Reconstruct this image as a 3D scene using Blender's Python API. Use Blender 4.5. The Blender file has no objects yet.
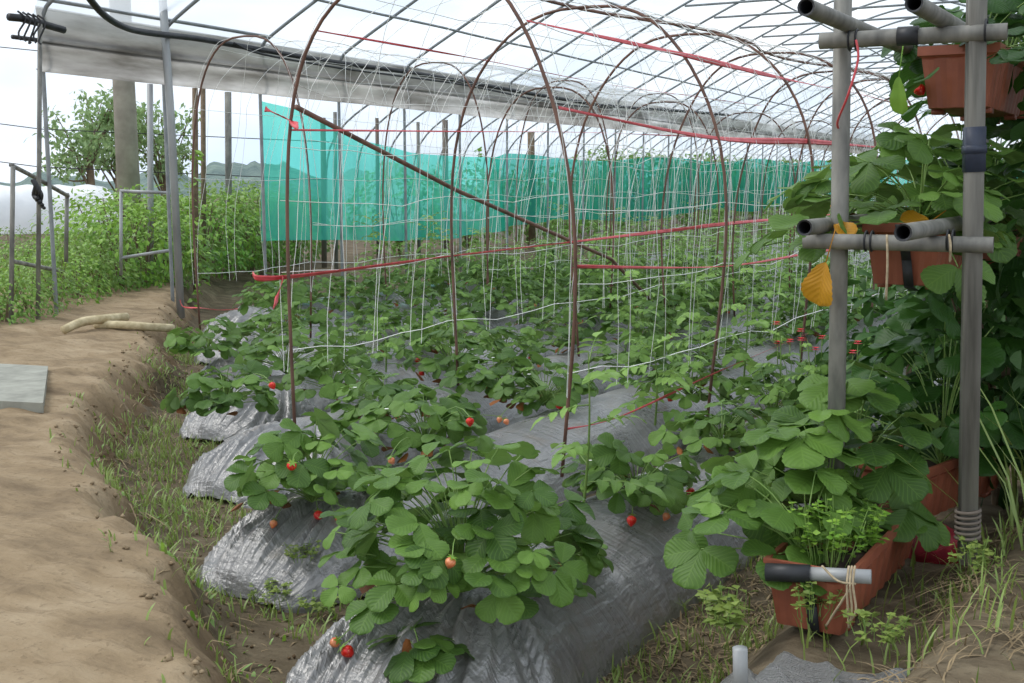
import bpy, math, random
import numpy as np
from mathutils import Vector

# ------------------------------------------------------------------ camera, sky, light, exposure
scn = bpy.context.scene
C = scn.collection
CAM_Z, YAW, PITCH, FPX = 1.4, math.radians(27.6), math.radians(8.0), 1150.0
cam_d = bpy.data.cameras.new('camera')
cam = bpy.data.objects.new('camera', cam_d); C.objects.link(cam)
cam.location = (0, 0, CAM_Z)
cam.rotation_euler = (math.pi/2 - PITCH, 0, YAW)
cam_d.sensor_width = 36.0; cam_d.lens = FPX/1024*36.0
cam_d.clip_start = 0.05; cam_d.clip_end = 500
scn.camera = cam

w = bpy.data.worlds.new('sky'); scn.world = w; w.use_nodes = True
nt = w.node_tree; nt.nodes.clear()
wo = nt.nodes.new('ShaderNodeOutputWorld'); wb = nt.nodes.new('ShaderNodeBackground')
tc = nt.nodes.new('ShaderNodeTexCoord'); mp = nt.nodes.new('ShaderNodeMapping'); nz = nt.nodes.new('ShaderNodeTexNoise')
rp = nt.nodes.new('ShaderNodeValToRGB')
mp.inputs['Scale'].default_value = (1.2, 1.2, 3.5)
nz.inputs['Scale'].default_value = 1.6; nz.inputs['Detail'].default_value = 5
rp.color_ramp.elements[0].position = 0.36; rp.color_ramp.elements[0].color = (0.62, 0.75, 0.92, 1)
rp.color_ramp.elements[1].position = 0.60; rp.color_ramp.elements[1].color = (0.96, 0.98, 1.0, 1)
nt.links.new(tc.outputs['Generated'], mp.inputs['Vector']); nt.links.new(mp.outputs['Vector'], nz.inputs['Vector'])
nt.links.new(nz.outputs['Fac'], rp.inputs['Fac']); nt.links.new(rp.outputs['Color'], wb.inputs['Color'])
nt.links.new(wb.outputs['Background'], wo.inputs['Surface'])
wb.inputs['Strength'].default_value = 1.3

sun_d = bpy.data.lights.new('overcast_sun', 'SUN'); sun = bpy.data.objects.new('overcast_sun', sun_d); C.objects.link(sun)
sun_d.energy = 1.5; sun_d.angle = math.radians(22); sun_d.color = (1.0, 0.98, 0.94)
sun.rotation_euler = (math.radians(38), 0, math.radians(-75))

scn.view_settings.view_transform = 'Standard'; scn.view_settings.look = 'None'
scn.view_settings.exposure = 0.0; scn.view_settings.gamma = 1.0; scn.view_settings.use_curve_mapping = False
scn.cycles.use_denoising = True

# ------------------------------------------------------------------ geometry helpers
A = np.array
rng = np.random.default_rng(11)
random.seed(5)
_F = A([-math.sin(YAW), math.cos(YAW), 0.0]); _R = A([math.cos(YAW), math.sin(YAW), 0.0])
_fw = _F*math.cos(PITCH) + A([0, 0, -math.sin(PITCH)]); _up = _F*math.sin(PITCH) + A([0, 0, math.cos(PITCH)])
EYE = A([0.0, 0.0, CAM_Z])
def ray(px, py):
    return _fw + _R*(px-512)/FPX + _up*(341.5-py)/FPX
def onz(px, py, z):
    d = ray(px, py); return EYE + d*((z-CAM_Z)/d[2])
def onx(px, py, x):
    d = ray(px, py); return EYE + d*(x/d[0])
def ony(px, py, y):
    d = ray(px, py); return EYE + d*(y/d[1])
def ond(px, py, t):
    d = ray(px, py); return EYE + d*(t/float(d @ _F))

def nrm(v):
    v = np.asarray(v, float); n = np.linalg.norm(v, axis=-1, keepdims=True); return v/np.maximum(n, 1e-9)

class MB:
    """collects quads / triangles / n-gons with uv and a per-vertex value"""
    def __init__(s): s.v = []; s.f = []; s.uv = []; s.a = []; s.m = []; s.n = 0
    def add(s, v, f, uv=None, a=0.5, m=0):
        v = np.asarray(v, float); f = np.asarray(f, int)
        s.v.append(v); s.f.append(f + s.n); s.m.append(np.full(len(f), m, int))
        s.uv.append(np.zeros((len(v), 2)) if uv is None else np.asarray(uv, float))
        s.a.append(np.full(len(v), a, float) if np.isscalar(a) else np.asarray(a, float))
        s.n += len(v)
    def mesh(s, name, mats, smooth=True, origin=(0, 0, 0)):
        me = bpy.data.meshes.new(name)
        V = np.concatenate(s.v) - A(origin)
        me.vertices.add(len(V)); me.vertices.foreach_set('co', V.astype(np.float32).ravel())
        li = np.concatenate([f.ravel() for f in s.f]); tot = np.concatenate([np.full(len(f), f.shape[1], int) for f in s.f])
        me.loops.add(len(li)); me.loops.foreach_set('vertex_index', li.astype(np.int32))
        me.polygons.add(len(tot)); st = np.concatenate([[0], np.cumsum(tot)[:-1]])
        me.polygons.foreach_set('loop_start', st.astype(np.int32))
        me.polygons.foreach_set('loop_total', tot.astype(np.int32))
        me.polygons.foreach_set('material_index', np.concatenate(s.m).astype(np.int32))
        me.polygons.foreach_set('use_smooth', np.full(len(tot), smooth, bool))
        me.update(calc_edges=True)
        uvl = me.uv_layers.new(name='UVMap'); uvl.data.foreach_set('uv', np.concatenate(s.uv)[li].astype(np.float32).ravel())
        at = me.attributes.new('tint', 'FLOAT', 'POINT'); at.data.foreach_set('value', np.concatenate(s.a).astype(np.float32))
        for m in (mats if isinstance(mats, (list, tuple)) else [mats]): me.materials.append(m)
        me.validate()
        return me
    def build(s, name, mats, parent=None, smooth=True, origin=(0, 0, 0)):
        o = bpy.data.objects.new(name, s.mesh(name, mats, smooth, origin)); C.objects.link(o)
        o.location = origin
        if parent is not None: o.parent = parent
        return o

def tag(o, label=None, cat=None, group=None, kind=None):
    if label: o['label'] = label
    if cat: o['category'] = cat
    if group: o['group'] = group
    if kind: o['kind'] = kind
    return o
def thing(name, loc, label, cat, group=None, rz=0.0):
    o = bpy.data.objects.new(name, None); C.objects.link(o); o.location = tuple(loc); o.rotation_euler = (0, 0, rz)
    o.empty_display_size = 0.1
    return tag(o, label, cat, group)
KIDS = {}
def copy_tree(o, parent=None):
    c = o.copy(); C.objects.link(c)
    if parent is not None: c.parent = parent
    for ch in list(o.children): copy_tree(ch, c)
    return c

def tube(mb, pts, r, sides=8, caps=True, a=0.5, m=0):
    P = np.asarray(pts, float); n = len(P)
    R = np.full(n, r, float) if np.isscalar(r) else np.asarray(r, float)
    T = nrm(np.gradient(P, axis=0))
    ref = A([0, 0, 1.0]) if abs(T[0][2]) < 0.9 else A([1.0, 0, 0])
    u = nrm(np.cross(T[0], ref)); U = [u]
    for i in range(1, n):
        u = U[-1] - T[i]*(U[-1] @ T[i]); U.append(nrm(u))
    U = A(U); W = np.cross(T, U)
    th = np.arange(sides)*2*np.pi/sides
    V = P[:, None] + R[:, None, None]*(np.cos(th)[None, :, None]*U[:, None] + np.sin(th)[None, :, None]*W[:, None])
    L = np.concatenate([[0], np.cumsum(np.linalg.norm(np.diff(P, axis=0), axis=1))])
    uv = np.stack([np.broadcast_to(th/(2*np.pi), (n, sides)), np.broadcast_to(L[:, None], (n, sides))], -1)
    i, j = np.meshgrid(np.arange(n-1), np.arange(sides), indexing='ij'); j2 = (j+1) % sides
    f = np.stack([i*sides+j, i*sides+j2, (i+1)*sides+j2, (i+1)*sides+j], -1).reshape(-1, 4)
    mb.add(V.reshape(-1, 3), f, uv.reshape(-1, 2), a, m)
    if caps:
        b = mb.n - n*sides
        mb.f.append(A([[b + k for k in range(sides)][::-1]])); mb.m.append(A([m]))
        mb.f.append(A([[b + (n-1)*sides + k for k in range(sides)]])); mb.m.append(A([m]))

def hollow_tube(mb, p0, p1, r, wall=0.004, sides=14, depth=0.25, m=0, mi=0):
    """a pipe with an open end at p0"""
    p0, p1 = A(p0), A(p1); d = nrm(p1-p0)
    tube(mb, [p0 + d*depth, p0 + d*0.001, p0, p0 - d*0.0005], [r-wall, r-wall, r-wall*0.8, r], sides, False, m=mi)
    tube(mb, [p0 - d*0.0005, p0 + d*0.02, p1], r, sides, False, m=m)

def smooth_path(pts, n=24, closed=False):
    P = np.asarray(pts, float); out = []
    k = len(P)
    for i in range(k-1):
        p0 = P[max(i-1, 0)]; p1 = P[i]; p2 = P[i+1]; p3 = P[min(i+2, k-1)]
        for t in np.linspace(0, 1, n, endpoint=False):
            out.append(0.5*((2*p1)+(-p0+p2)*t+(2*p0-5*p1+4*p2-p3)*t*t+(-p0+3*p1-3*p2+p3)*t**3))
    out.append(P[-1]); return A(out)

def box(mb, c, size, rot=None, bevel=0.0, m=0, taper=1.0):
    x, y, z = A(size)/2
    V = A([[sx*x*(taper if sz < 0 else 1), sy*y*(taper if sz < 0 else 1), sz*z] for sz in (-1, 1) for sy in (-1, 1) for sx in (-1, 1)])
    if rot is not None: V = V @ A(rot).T
    f = [[0, 2, 3, 1], [4, 5, 7, 6], [0, 1, 5, 4], [2, 6, 7, 3], [0, 4, 6, 2], [1, 3, 7, 5]]
    mb.add(V + A(c), f, m=m)
def rotz(a): return A([[math.cos(a), -math.sin(a), 0], [math.sin(a), math.cos(a), 0], [0, 0, 1]])

def vnoise(x, y, seed=0):
    """smooth value noise in numpy, -1..1"""
    x = np.asarray(x, float); y = np.asarray(y, float)
    xi = np.floor(x).astype(int); yi = np.floor(y).astype(int); fx = x-xi; fy = y-yi
    fx = fx*fx*(3-2*fx); fy = fy*fy*(3-2*fy)
    def h(a, b):
        n = (a*374761393 + b*668265263 + seed*982451653) & 0x7fffffff
        n = ((n ^ (n >> 13))*1274126177) & 0x7fffffff
        return ((n ^ (n >> 16)) & 0xffff)/32767.5 - 1
    return (h(xi, yi)*(1-fx)+h(xi+1, yi)*fx)*(1-fy) + (h(xi, yi+1)*(1-fx)+h(xi+1, yi+1)*fx)*fy
def fbm(x, y, seed=0, o=3):
    s = 0; a = 1
    for k in range(o): s = s + a*vnoise(x*2**k, y*2**k, seed+k); a *= 0.5
    return s/1.75
def sstep(a, b, x):
    t = np.clip((x-a)/(b-a), 0, 1); return t*t*(3-2*t)

# ------------------------------------------------------------------ materials
def lin(r, g, b):
    f = lambda c: (c/255/12.92) if c/255 <= 0.04045 else ((c/255+0.055)/1.055)**2.4
    return (f(r), f(g), f(b), 1)
class Mat:
    def __init__(s, name):
        s.m = bpy.data.materials.new(name); s.m.use_nodes = True; s.t = s.m.node_tree; s.t.nodes.clear()
        s.out = s.n('ShaderNodeOutputMaterial')
    def n(s, typ, **kw):
        nd = s.t.nodes.new(typ)
        for k, v in kw.items():
            if hasattr(nd, k) and k not in nd.inputs: setattr(nd, k, v)
            else: nd.inputs[k.replace('_', ' ')].default_value = v
        return nd
    def l(s, a, b): s.t.links.new(a, b)
    def ramp(s, fac, stops):
        r = s.n('ShaderNodeValToRGB'); e = r.color_ramp.elements
        e[0].position, e[0].color = stops[0]; e[1].position, e[1].color = stops[-1]
        for p, c in stops[1:-1]:
            k = e.new(p); k.color = c
        s.l(fac, r.inputs['Fac']); return r.outputs['Color']
    def noise(s, scale, detail=4, vec=None, stretch=None, rough=0.55, coord='Object'):
        t = s.n('ShaderNodeTexCoord'); v = vec if vec is not None else t.outputs[coord]
        if stretch is not None:
            mpn = s.n('ShaderNodeMapping'); mpn.inputs['Scale'].default_value = stretch; s.l(v, mpn.inputs['Vector']); v = mpn.outputs['Vector']
        nn = s.n('ShaderNodeTexNoise'); nn.inputs['Scale'].default_value = scale; nn.inputs['Detail'].default_value = detail
        nn.inputs['Roughness'].default_value = rough; s.l(v, nn.inputs['Vector']); return nn.outputs['Fac']
    def math(s, op, a, b=None):
        m = s.n('ShaderNodeMath'); m.operation = op
        for k, x in enumerate((a, b)):
            if x is None: continue
            if isinstance(x, (int, float)): m.inputs[k].default_value = x
            else: s.l(x, m.inputs[k])
        return m.outputs[0]
    def mix(s, fac, a, b, blend='MIX'):
        m = s.n('ShaderNodeMix'); m.data_type = 'RGBA'; m.blend_type = blend
        for k, x in ((0, fac), (6, a), (7, b)):
            if isinstance(x, (int, float)): m.inputs[k].default_value = x
            elif isinstance(x, tuple): m.inputs[k].default_value = x
            else: s.l(x, m.inputs[k])
        return m.outputs[2]
    def bump(s, h, strength=0.3, dist=0.01):
        b = s.n('ShaderNodeBump'); b.inputs['Strength'].default_value = strength; b.inputs['Distance'].default_value = dist
        s.l(h, b.inputs['Height']); return b.outputs['Normal']
    def principled(s, color, rough=0.6, metal=0.0, normal=None, spec=0.5):
        p = s.n('ShaderNodeBsdfPrincipled')
        if isinstance(color, tuple): p.inputs['Base Color'].default_value = color
        else: s.l(color, p.inputs['Base Color'])
        if isinstance(rough, (int, float)): p.inputs['Roughness'].default_value = rough
        else: s.l(rough, p.inputs['Roughness'])
        p.inputs['Metallic'].default_value = metal; p.inputs['Specular IOR Level'].default_value = spec
        if normal is not None: s.l(normal, p.inputs['Normal'])
        return p.outputs[0]
    def mixs(s, fac, a, b):
        m = s.n('ShaderNodeMixShader')
        if isinstance(fac, (int, float)): m.inputs[0].default_value = fac
        else: s.l(fac, m.inputs[0])
        s.l(a, m.inputs[1]); s.l(b, m.inputs[2]); return m.outputs[0]
    def done(s, sh): s.l(sh, s.out.inputs['Surface']); return s.m

def simple(name, c1, c2, scale=8, rough=0.6, metal=0.0, bump=0.2, stretch=None, spec=0.5, dist=0.004):
    m = Mat(name); f = m.noise(scale, 5, stretch=stretch)
    return m.done(m.principled(m.ramp(f, [(0.32, c1), (0.68, c2)]), rough, metal, m.bump(f, bump, dist), spec))

def leaf_mat(name, dark, light, back, trans=0.28, rough=0.42, veins=True, spec=0.45):
    m = Mat(name)
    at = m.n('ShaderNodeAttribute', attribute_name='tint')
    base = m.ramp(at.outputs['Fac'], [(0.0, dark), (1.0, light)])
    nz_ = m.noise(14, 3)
    base = m.mix(m.math('MULTIPLY', nz_, 0.35), base, dark)
    nor = None
    if veins:
        uv = m.n('ShaderNodeUVMap'); sp = m.n('ShaderNodeSeparateXYZ'); m.l(uv.outputs[0], sp.inputs[0])
        ax = m.math('ABSOLUTE', m.math('SUBTRACT', sp.outputs[0], 0.5))
        ph = m.math('MULTIPLY', m.math('SUBTRACT', sp.outputs[1], m.math('MULTIPLY', ax, 0.75)), 48.0)
        wv = m.math('MULTIPLY', m.math('ADD', m.math('SINE', ph), 1.0), 0.5)
        vein = m.math('POWER', wv, 9.0)
        mid = m.math('LESS_THAN', ax, 0.018)
        vv = m.math('MINIMUM', m.math('ADD', vein, mid), 1.0)
        base = m.mix(m.math('MULTIPLY', vv, 0.30), base, light)
        nor = m.bump(wv, 0.22, 0.003)
    geo = m.n('ShaderNodeNewGeometry')
    col = m.mix(geo.outputs['Backfacing'], base, back)
    p = m.principled(col, rough, 0, nor, spec)
    tr = m.n('ShaderNodeBsdfTranslucent'); m.l(m.mix(0.5, base, light), tr.inputs['Color'])
    return m.done(m.mixs(trans, p, tr.outputs[0]))

M = {}
M['strawberry_leaf'] = leaf_mat('strawberry_leaf', lin(46, 78, 30), lin(124, 162, 70), lin(130, 158, 100), rough=0.5, spec=0.3, trans=0.24)
M['crop_leaf'] = leaf_mat('crop_leaf', lin(76, 116, 46), lin(160, 198, 98), lin(150, 182, 116), spec=0.35)
M['bush_leaf'] = leaf_mat('bush_leaf', lin(78, 114, 46), lin(150, 182, 92), lin(138, 168, 100), veins=False)
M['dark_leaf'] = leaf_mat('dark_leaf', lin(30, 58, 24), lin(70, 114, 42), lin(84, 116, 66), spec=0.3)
M['tree_leaf'] = leaf_mat('tree_leaf', lin(104, 136, 84), lin(172, 198, 132), lin(150, 178, 124), veins=False)
M['weed_leaf'] = leaf_mat('weed_leaf', lin(86, 138, 44), lin(158, 196, 78), lin(140, 176, 96), veins=False)
M['yellow_leaf'] = leaf_mat('yellow_leaf', lin(176, 110, 28), lin(226, 172, 48), lin(190, 150, 70), trans=0.35)
M['dried_leaf'] = leaf_mat('dried_leaf', lin(84, 54, 34), lin(172, 104, 48), lin(128, 92, 60), trans=0.1, rough=0.7)
M['stem'] = simple('stem', lin(104, 140, 66), lin(134, 160, 84), 30, 0.5, bump=0.05)
M['stalk_red'] = simple('stalk_red', lin(120, 124, 66), lin(150, 112, 78), 20, 0.5, bump=0.05)
M['woody'] = simple('woody', lin(96, 82, 64), lin(130, 112, 90), 14, 0.85, bump=0.4)
M['grass'] = leaf_mat('grass_blade', lin(92, 116, 52), lin(158, 176, 92), lin(140, 162, 86), veins=False)
M['straw'] = simple('straw', lin(132, 112, 82), lin(184, 164, 128), 12, 0.8, bump=0.1)
M['litter'] = simple('litter', lin(104, 88, 64), lin(164, 144, 110), 12, 0.9, bump=0.1)
M['pipe'] = simple('galvanised_pipe', lin(136, 138, 138), lin(172, 174, 174), 6, 0.5, 0.15, 0.1, (1, 1, 0.3))
M['roof_pipe'] = simple('roof_pipe', lin(124, 128, 130), lin(156, 160, 162), 6, 0.5, 0.15, 0.1)
M['rust_pipe'] = simple('rusty_pipe', lin(92, 80, 70), lin(124, 116, 106), 7, 0.75, 0.1, 0.3, (1, 1, 0.4))
M['grey_pipe'] = simple('weathered_pipe', lin(92, 92, 88), lin(146, 144, 136), 16, 0.6, 0.1, 0.25, (1, 1, 0.35))
M['weathered_wood'] = simple('weathered_wood', lin(88, 86, 80), lin(140, 138, 130), 26, 0.85, 0, 0.5, (1, 1, 0.08))
M['bamboo'] = simple('bamboo', lin(84, 60, 50), lin(128, 92, 76), 12, 0.55, 0, 0.2, (1, 1, 0.3))
M['black_rubber_and_bore_shade'] = simple('black_rubber_and_bore_shade', lin(22, 23, 25), lin(46, 48, 52), 10, 0.5, 0, 0.1)
M['string'] = simple('white_string', lin(222, 224, 218), lin(244, 244, 240), 20, 0.6, 0, 0.05)
M['red_tape'] = simple('red_tape', lin(196, 58, 66), lin(226, 96, 100), 14, 0.4, 0, 0.3)
M['green_twine'] = simple('green_twine', lin(70, 190, 140), lin(120, 214, 170), 14, 0.6, 0, 0.05)
M['twine'] = simple('twine', lin(142, 126, 100), lin(186, 170, 140), 60, 0.9, 0, 0.4)
M['terracotta'] = simple('terracotta_plastic', lin(132, 72, 52), lin(160, 92, 68), 9, 0.5, 0, 0.08)
M['potting_soil'] = simple('potting_soil', lin(46, 36, 28), lin(78, 62, 48), 40, 0.95, 0, 0.8, dist=0.01)
M['slab'] = simple('slab', lin(126, 126, 116), lin(158, 158, 146), 9, 0.85, 0, 0.3)
M['concrete'] = simple('pole_concrete', lin(146, 138, 128), lin(176, 168, 156), 5, 0.9, 0, 0.2)
M['white_sheet'] = simple('white_sheet', lin(222, 224, 226), lin(244, 244, 244), 1.5, 0.6, 0, 0.3)
M['pale_wood'] = simple('pale_wood', lin(164, 148, 112), lin(206, 192, 156), 18, 0.8, 0, 0.3)
M['red_net'] = simple('red_net_bag', lin(120, 22, 36), lin(168, 40, 56), 30, 0.6, 0, 0.6)
M['flower_red'] = simple('flower_red', lin(190, 26, 40), lin(226, 60, 70), 30, 0.6, 0, 0.2)
M['petal_white'] = simple('petal_white', lin(232, 232, 224), lin(250, 250, 246), 20, 0.6, 0, 0.05)
M['hill'] = simple('far_hill', lin(86, 106, 104), lin(120, 138, 128), 0.4, 0.95, 0, 0.8, dist=1.5)
M['gourd'] = simple('pale_fruit', lin(140, 166, 104), lin(178, 198, 140), 22, 0.5, 0, 0.3)

def fruit_mat(name, a, b):
    m = Mat(name); t = m.n('ShaderNodeTexCoord'); vo = m.n('ShaderNodeTexVoronoi'); vo.inputs['Scale'].default_value = 160
    m.l(t.outputs['Object'], vo.inputs['Vector'])
    seed = m.math('LESS_THAN', vo.outputs['Distance'], 0.22)
    col = m.mix(m.math('MULTIPLY', seed, 0.7), m.ramp(m.noise(30, 3), [(0.35, a), (0.65, b)]), lin(226, 176, 90))
    return m.done(m.principled(col, 0.3, 0, m.bump(vo.outputs['Distance'], 0.5, 0.002)))
M['fruit_red'] = fruit_mat('ripe_fruit', lin(196, 20, 22), lin(226, 46, 34))
M['fruit_orange'] = fruit_mat('half_ripe_fruit', lin(214, 96, 60), lin(226, 150, 104))

def soil_mat(name, lo, mid, hi, wet, zlo, zhi, sc=3.0):
    m = Mat(name); f = m.noise(sc, 8, stretch=(1, 2.2, 1), rough=0.62); g = m.noise(38, 5)
    col = m.ramp(f, [(0.28, lo), (0.5, mid), (0.72, hi)])
    geo = m.n('ShaderNodeNewGeometry'); sp = m.n('ShaderNodeSeparateXYZ'); m.l(geo.outputs['Position'], sp.inputs[0])
    hz = m.n('ShaderNodeMapRange'); hz.inputs['From Min'].default_value = zlo; hz.inputs['From Max'].default_value = zhi
    m.l(m.math('ADD', sp.outputs[2], m.math('MULTIPLY', m.math('SUBTRACT', f, 0.5), 0.22)), hz.inputs['Value'])
    col = m.mix(hz.outputs[0], wet, col)
    col = m.mix(m.math('MULTIPLY', m.math('GREATER_THAN', g, 0.62), 0.35), col, lo)
    k2 = m.noise(9, 7, stretch=(0.5, 3.0, 1), rough=0.7)
    col = m.mix(m.math('MULTIPLY', m.ramp(k2, [(0.52, (0, 0, 0, 1)), (0.66, (1, 1, 1, 1))]), 0.45), col, lo)
    h = m.math('ADD', f, m.math('MULTIPLY', g, 0.35))
    return m.done(m.principled(col, 0.92, 0, m.bump(m.math('ADD', h, m.math('MULTIPLY', k2, 0.5)), 0.7, 0.03), 0.2))
M['path'] = soil_mat('path_soil', lin(108, 92, 72), lin(146, 127, 100), lin(170, 152, 125), lin(102, 84, 62), 0.04, 0.24, 2.2)
M['ground'] = soil_mat('garden_soil', lin(72, 62, 48), lin(104, 92, 74), lin(134, 122, 100), lin(90, 80, 62), -0.1, 0.1, 4.0)

def film_mat(name, tint, clear, dirt=None):
    m = Mat(name)
    f = m.noise(0.7, 4, stretch=(1, 0.25, 1)); col = m.ramp(f, [(0.3, tint), (0.7, lin(250, 251, 252))])
    if dirt is not None:
        g = m.noise(1.6, 6, stretch=(1, 0.5, 3.0)); col = m.mix(m.ramp(g, [(0.35, (0, 0, 0, 1)), (0.75, (1, 1, 1, 1))]), col, dirt)
    tr = m.n('ShaderNodeBsdfTranslucent'); m.l(col, tr.inputs['Color'])
    df = m.n('ShaderNodeBsdfDiffuse'); m.l(col, df.inputs['Color'])
    tp = m.n('ShaderNodeBsdfTransparent'); m.l(col, tp.inputs['Color'])
    return m.done(m.mixs(clear, m.mixs(0.12, tr.outputs[0], df.outputs[0]), tp.outputs[0]))
M['film'] = film_mat('roof_film', lin(216, 225, 232), 0.5)
M['curtain'] = film_mat('side_curtain_film', lin(160, 155, 146), 0.03, lin(92, 87, 78))

def mulch_mat():
    m = Mat('mulch_film')
    t = m.n('ShaderNodeUVMap'); sp = m.n('ShaderNodeSeparateXYZ'); m.l(t.outputs[0], sp.inputs[0])
    f = m.noise(7, 6, stretch=(1, 0.35, 1)); g = m.noise(2.2, 4)
    col = m.ramp(g, [(0.3, lin(108, 107, 106)), (0.7, lin(148, 147, 145))])
    d = m.noise(5, 6, rough=0.7)
    col = m.mix(m.math('MULTIPLY', m.ramp(d, [(0.55, (0, 0, 0, 1)), (0.75, (1, 1, 1, 1))]), 0.5), col, lin(120, 104, 82))
    fine = m.noise(1.0, 5, vec=t.outputs[0], stretch=(3.0, 34.0, 1))
    fan = m.noise(1.0, 4, vec=t.outputs[0], stretch=(26.0, 4.0, 1))
    h = m.math('ADD', f, m.math('ADD', m.math('MULTIPLY', fine, 0.55), m.math('MULTIPLY', fan, 0.45)))
    return m.done(m.principled(col, m.math('ADD', m.math('MULTIPLY', d, 0.22), 0.18), 0.2, m.bump(h, 0.9, 0.025), 1.0))
M['mulch'] = mulch_mat()

def net_mat(name, lo, hi, clear):
    m = Mat(name)
    f = m.noise(1.0, 4, stretch=(1, 2.5, 0.25))
    col = m.ramp(f, [(0.3, lo), (0.7, hi)])
    df = m.n('ShaderNodeBsdfDiffuse'); m.l(col, df.inputs['Color'])
    tr = m.n('ShaderNodeBsdfTranslucent'); m.l(col, tr.inputs['Color'])
    tp = m.n('ShaderNodeBsdfTransparent'); tp.inputs['Color'].default_value = lin(150, 240, 224)
    return m.done(m.mixs(clear, m.mixs(0.72, df.outputs[0], tr.outputs[0]), tp.outputs[0]))
M['shade_net'] = net_mat('shade_net', lin(56, 186, 168), lin(120, 236, 220), 0.55)
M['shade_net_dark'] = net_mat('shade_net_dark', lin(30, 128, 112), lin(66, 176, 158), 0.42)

# ------------------------------------------------------------------ terrain
# the raised path on the left: its right-hand brink, as ground points at the brink's height
BRINK_Z = 0.27
_br_px = [(330, 900), (245, 750), (203, 683), (165, 620), (128, 555), (98, 505), (72, 462), (62, 432), (80, 400), (116, 366), (142, 338), (156, 316), (168, 300), (176, 292)]
BRINK = smooth_path([A([0.6, -6.0]), A([-0.2, -1.0]), A([-0.75, 0.7])] + [onz(x, y, BRINK_Z)[:2] for x, y in _br_px], 6)
def brink_dist(x, y):
    """signed distance to the brink, positive on the ditch side (right of it)"""
    x = np.asarray(x, float); y = np.asarray(y, float); best = np.full(x.shape, 1e9); sg = np.ones(x.shape)
    for (x0, y0), (x1, y1) in zip(BRINK[:-1], BRINK[1:]):
        dx, dy = x1-x0, y1-y0; L2 = dx*dx+dy*dy+1e-12
        t = np.clip(((x-x0)*dx+(y-y0)*dy)/L2, 0, 1)
        ex, ey = x-(x0+t*dx), y-(y0+t*dy); d = np.hypot(ex, ey)
        cr = dx*(y-y0)-dy*(x-x0)
        up = d < best - 1e-9
        best = np.where(up, d, best); sg = np.where(up, np.where(cr > 0, -1.0, 1.0), sg)
    return best*sg
def ground_z(x, y):
    x = np.asarray(x, float); y = np.asarray(y, float)
    d = brink_dist(x, y)
    wob = 0.11*fbm(x*2.3, y*2.3, 3) + 0.05*fbm(x*8, y*8, 13)
    path = BRINK_Z*(1-sstep(-0.02, 0.27, d + wob)) + (0.022*fbm(x*4, y*1.5, 41) + 0.012*fbm(x*12, y*9, 44))*sstep(0.3, 0.0, d)
    base = 0.02*fbm(x*3, y*3, 9) + 0.012*fbm(x*11, y*11, 19)
    # the ground climbs under the planter shelf at the right and outside the far left wall
    xr = x - 0.08*y
    mound = 0.27*sstep(-1.18, -0.84, xr + 0.05*fbm(x*2, y*2, 5)) * sstep(0.6, 1.9, y)
    mound = mound + 0.13*sstep(-0.62, -0.45, xr)*sstep(1.5, 2.6, y)
    far = 0.12*sstep(8.5, 11.0, -x)
    return np.maximum(path, far) + base + mound + 0.02*fbm(x*7, y*7, 21)*sstep(0.3, -0.1, np.abs(d-0.15)-0.1)

def axis(parts):
    out = []
    for a, b, st in parts: out.append(np.arange(a, b, st))
    return np.concatenate(out)
gx = axis([(-90, -20, 5.0), (-20, -8.6, 0.35), (-8.6, 1.0, 0.045), (1.0, 8, 0.4), (8, 60, 6)])
gy = axis([(-12, -1, 1.2), (-1, 1.0, 0.25), (1.0, 10.0, 0.045), (10.0, 20, 0.25), (20, 120, 4)])
GX, GY = np.meshgrid(gx, gy, indexing='ij')
GZ = ground_z(GX, GY)
Vg = np.stack([GX, GY, GZ], -1).reshape(-1, 3)
ni, nj = GX.shape
ii, jj = np.meshgrid(np.arange(ni-1), np.arange(nj-1), indexing='ij')
Q = np.stack([ii*nj+jj, (ii+1)*nj+jj, (ii+1)*nj+jj+1, ii*nj+jj+1], -1).reshape(-1, 4)
cd = brink_dist(Vg[Q].mean(1)[:, 0], Vg[Q].mean(1)[:, 1]); cy = Vg[Q].mean(1)
is_path = (cd < 0.20 + 0.05*fbm(cy[:, 0]*6, cy[:, 1]*6, 2)) & (cy[:, 0] > -13) & (cy[:, 1] < 12) & (cy[:, 1] > -12)
def sub(mask, name, mat, label, cat):
    q = Q[mask]; u, inv = np.unique(q, return_inverse=True)
    mb = MB(); mb.add(Vg[u], inv.reshape(q.shape)); o = mb.build(name, mat); return tag(o, label, cat, kind='structure')
sub(~is_path, 'ground', M['ground'], 'brown earth of the ditch and garden around the beds', 'ground')
sub(is_path, 'dirt_path', M['path'], 'raised tan dirt path with a crumbling brink above the ditch', 'path')

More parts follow.
